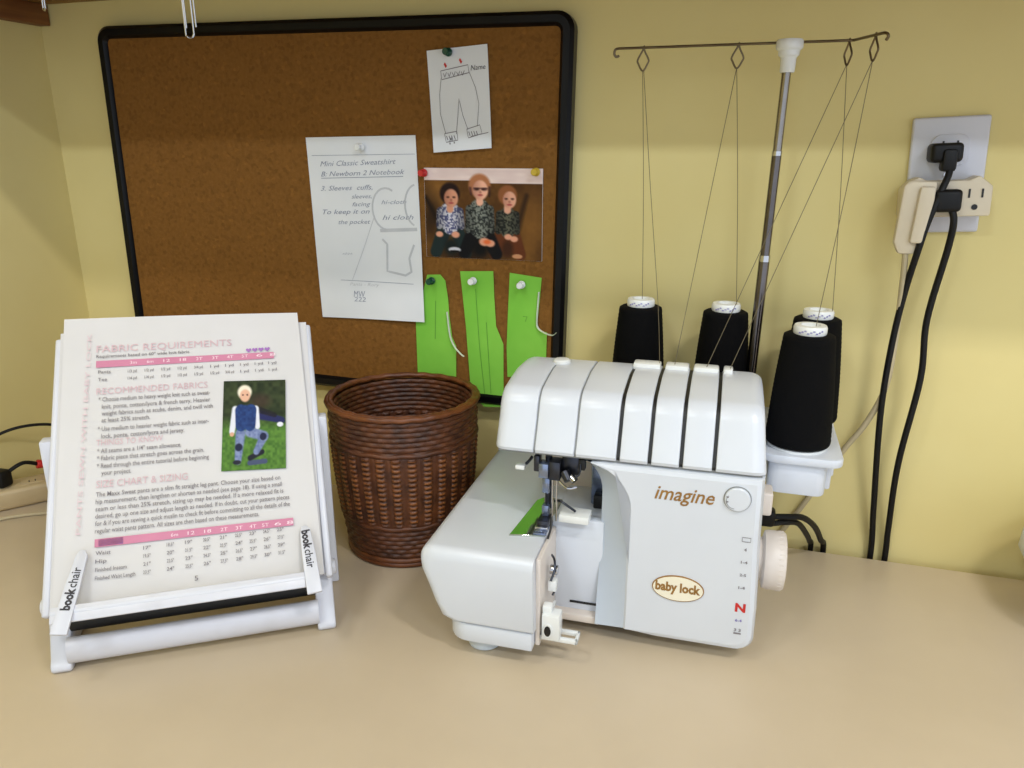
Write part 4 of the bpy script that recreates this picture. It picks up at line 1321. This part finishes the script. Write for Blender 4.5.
b = MB(); b.tube([Vector(p) - o4 for p in ((-0.872, -0.192, 0.044), (-0.863, -0.174, 0.052), (-0.8585, -0.152, 0.042), (-0.846, -0.125, 0.034), (-0.815, -0.07, 0.02), (-0.79, -0.03, 0.006))], 0.0026, M['cord'], 8, 8); b.build('cord', pl_)
b = MB(); b.cyl(Vector((-0.8605, -0.158, 0.0440)) - o4, Vector((-0.8535, -0.143, 0.0400)) - o4, 0.0058, M['red'], 16, 0.0048, 0.001); e = b.build('connector', pl_); e['label'] = 'red connector sleeve'
b = MB(); b.tube([(0, 0, 0), (0.006, 0.02, 0.010), (0.020, 0.045, 0.013), (0.034, 0.075, 0.005), (0.05, 0.11, -0.02), (0.07, 0.14, -0.06), (0.09, 0.15, -0.0795)], 0.0020, M['cord'], 8, 8)
o = b.build('thin_cord', None); o.location = (-0.889, -0.20, 0.0820)
tag(o, 'thin black cord arching on the left wall above the power strip', 'cord')
b = MB(); b.tube([(-0.03, -0.16, 0), (0.0, -0.075, 0), (0.012, -0.035, 0.0), (0.035, -0.012, 0), (0.075, 0.01, 0)], 0.0022, M['tancord'], 8, 8)
o = b.build('thin_cord', None); o.location = (-0.862, -0.20, 0.0022)
tag(o, 'thin tan cord lying on the table in front of the power strip', 'cord')

# ------------------------------------------------------------------ white machine at the right edge
rm = thing('white_appliance', 'white rounded plastic appliance cut off by the right edge', 'appliance', (0.383, -0.085, 0))
b = MB()
lp = []
for z, d in ((0.034, 0.030), (0.036, 0.018), (0.044, 0.006), (0.056, 0.0), (0.074, 0.001), (0.090, 0.008), (0.104, 0.020), (0.112, 0.036)):
    lp.append([(x, y, z) for x, y in rrect(-0.098 + d, 0.14 - d, -0.060 + d * .8, 0.060 - d * .8, 0.030, 6)])
b.loft(lp, M['white']); b.build('housing', rm, 40)
for x in (-0.03, 0.09):
    b = MB(); b.lathe([(0.012, 0), (0.013, 0.004), (0.011, 0.0345)], M['rubber'], T((x, 0, 0)), 20); b.build('foot', rm)

# ------------------------------------------------------------------ camera, lamps and added fill, sky
TH, YAW, F = math.radians(17.2), math.radians(17.1), 760.0
fw = Vector((-math.sin(YAW) * math.cos(TH), math.cos(YAW) * math.cos(TH), -math.sin(TH)))
rt = Vector((math.cos(YAW), math.sin(YAW), 0))
up = rt.cross(fw)
cam = bpy.data.cameras.new('camera')
cam.sensor_width = 36.0
cam.sensor_fit = 'HORIZONTAL'
cam.lens = 36.0 * F / 1024.0
cam.clip_start = 0.01
co = bpy.data.objects.new('camera', cam)
COL.objects.link(co)
co.matrix_world = Matrix(((rt.x, up.x, -fw.x, 0), (rt.y, up.y, -fw.y, -0.85), (rt.z, up.z, -fw.z, 0.43627), (0, 0, 0, 1)))
SC.camera = co

def lamp(x, y, energy, size, color):
    la = bpy.data.lights.new('ceiling_lamp_and_fill', 'AREA')
    la.shape = 'RECTANGLE'; la.size = size; la.size_y = 0.06
    la.energy = energy
    la.color = color
    o = bpy.data.objects.new('ceiling_lamp_and_fill', la)
    COL.objects.link(o)
    o.location = (x, y, 1.66)
    o.rotation_euler = (Vector((x, -0.2, 0.1)) - Vector(o.location)).to_track_quat('-Z', 'Y').to_euler()
FARC, NEARC = (0.80, 0.89, 1.0), (0.95, 0.93, 0.92)
lamp(-0.58, -1.91, 8, 0.3, FARC)
lamp(1.0, -1.91, 13.5, 0.8, FARC)  # added fill without a known source, brightens the right side
lamp(-0.58, -1.075, 4.2, 0.18, NEARC)
lamp(0.75, -1.075, 13.5, 0.35, NEARC)  # second added fill, lifts the wall and table on the right

wd = bpy.data.worlds.new('world')
SC.world = wd
wd.use_nodes = True
bg = wd.node_tree.nodes['Background']
bg.inputs['Color'].default_value = (0.80, 0.88, 1.0, 1)
bg.inputs['Strength'].default_value = 1.5

SC.view_settings.view_transform = 'Standard'
SC.view_settings.look = 'None'
SC.view_settings.gamma = 1.0
SC.view_settings.exposure = -0.17
SC.view_settings.use_curve_mapping = False
SC.cycles.use_denoising = True
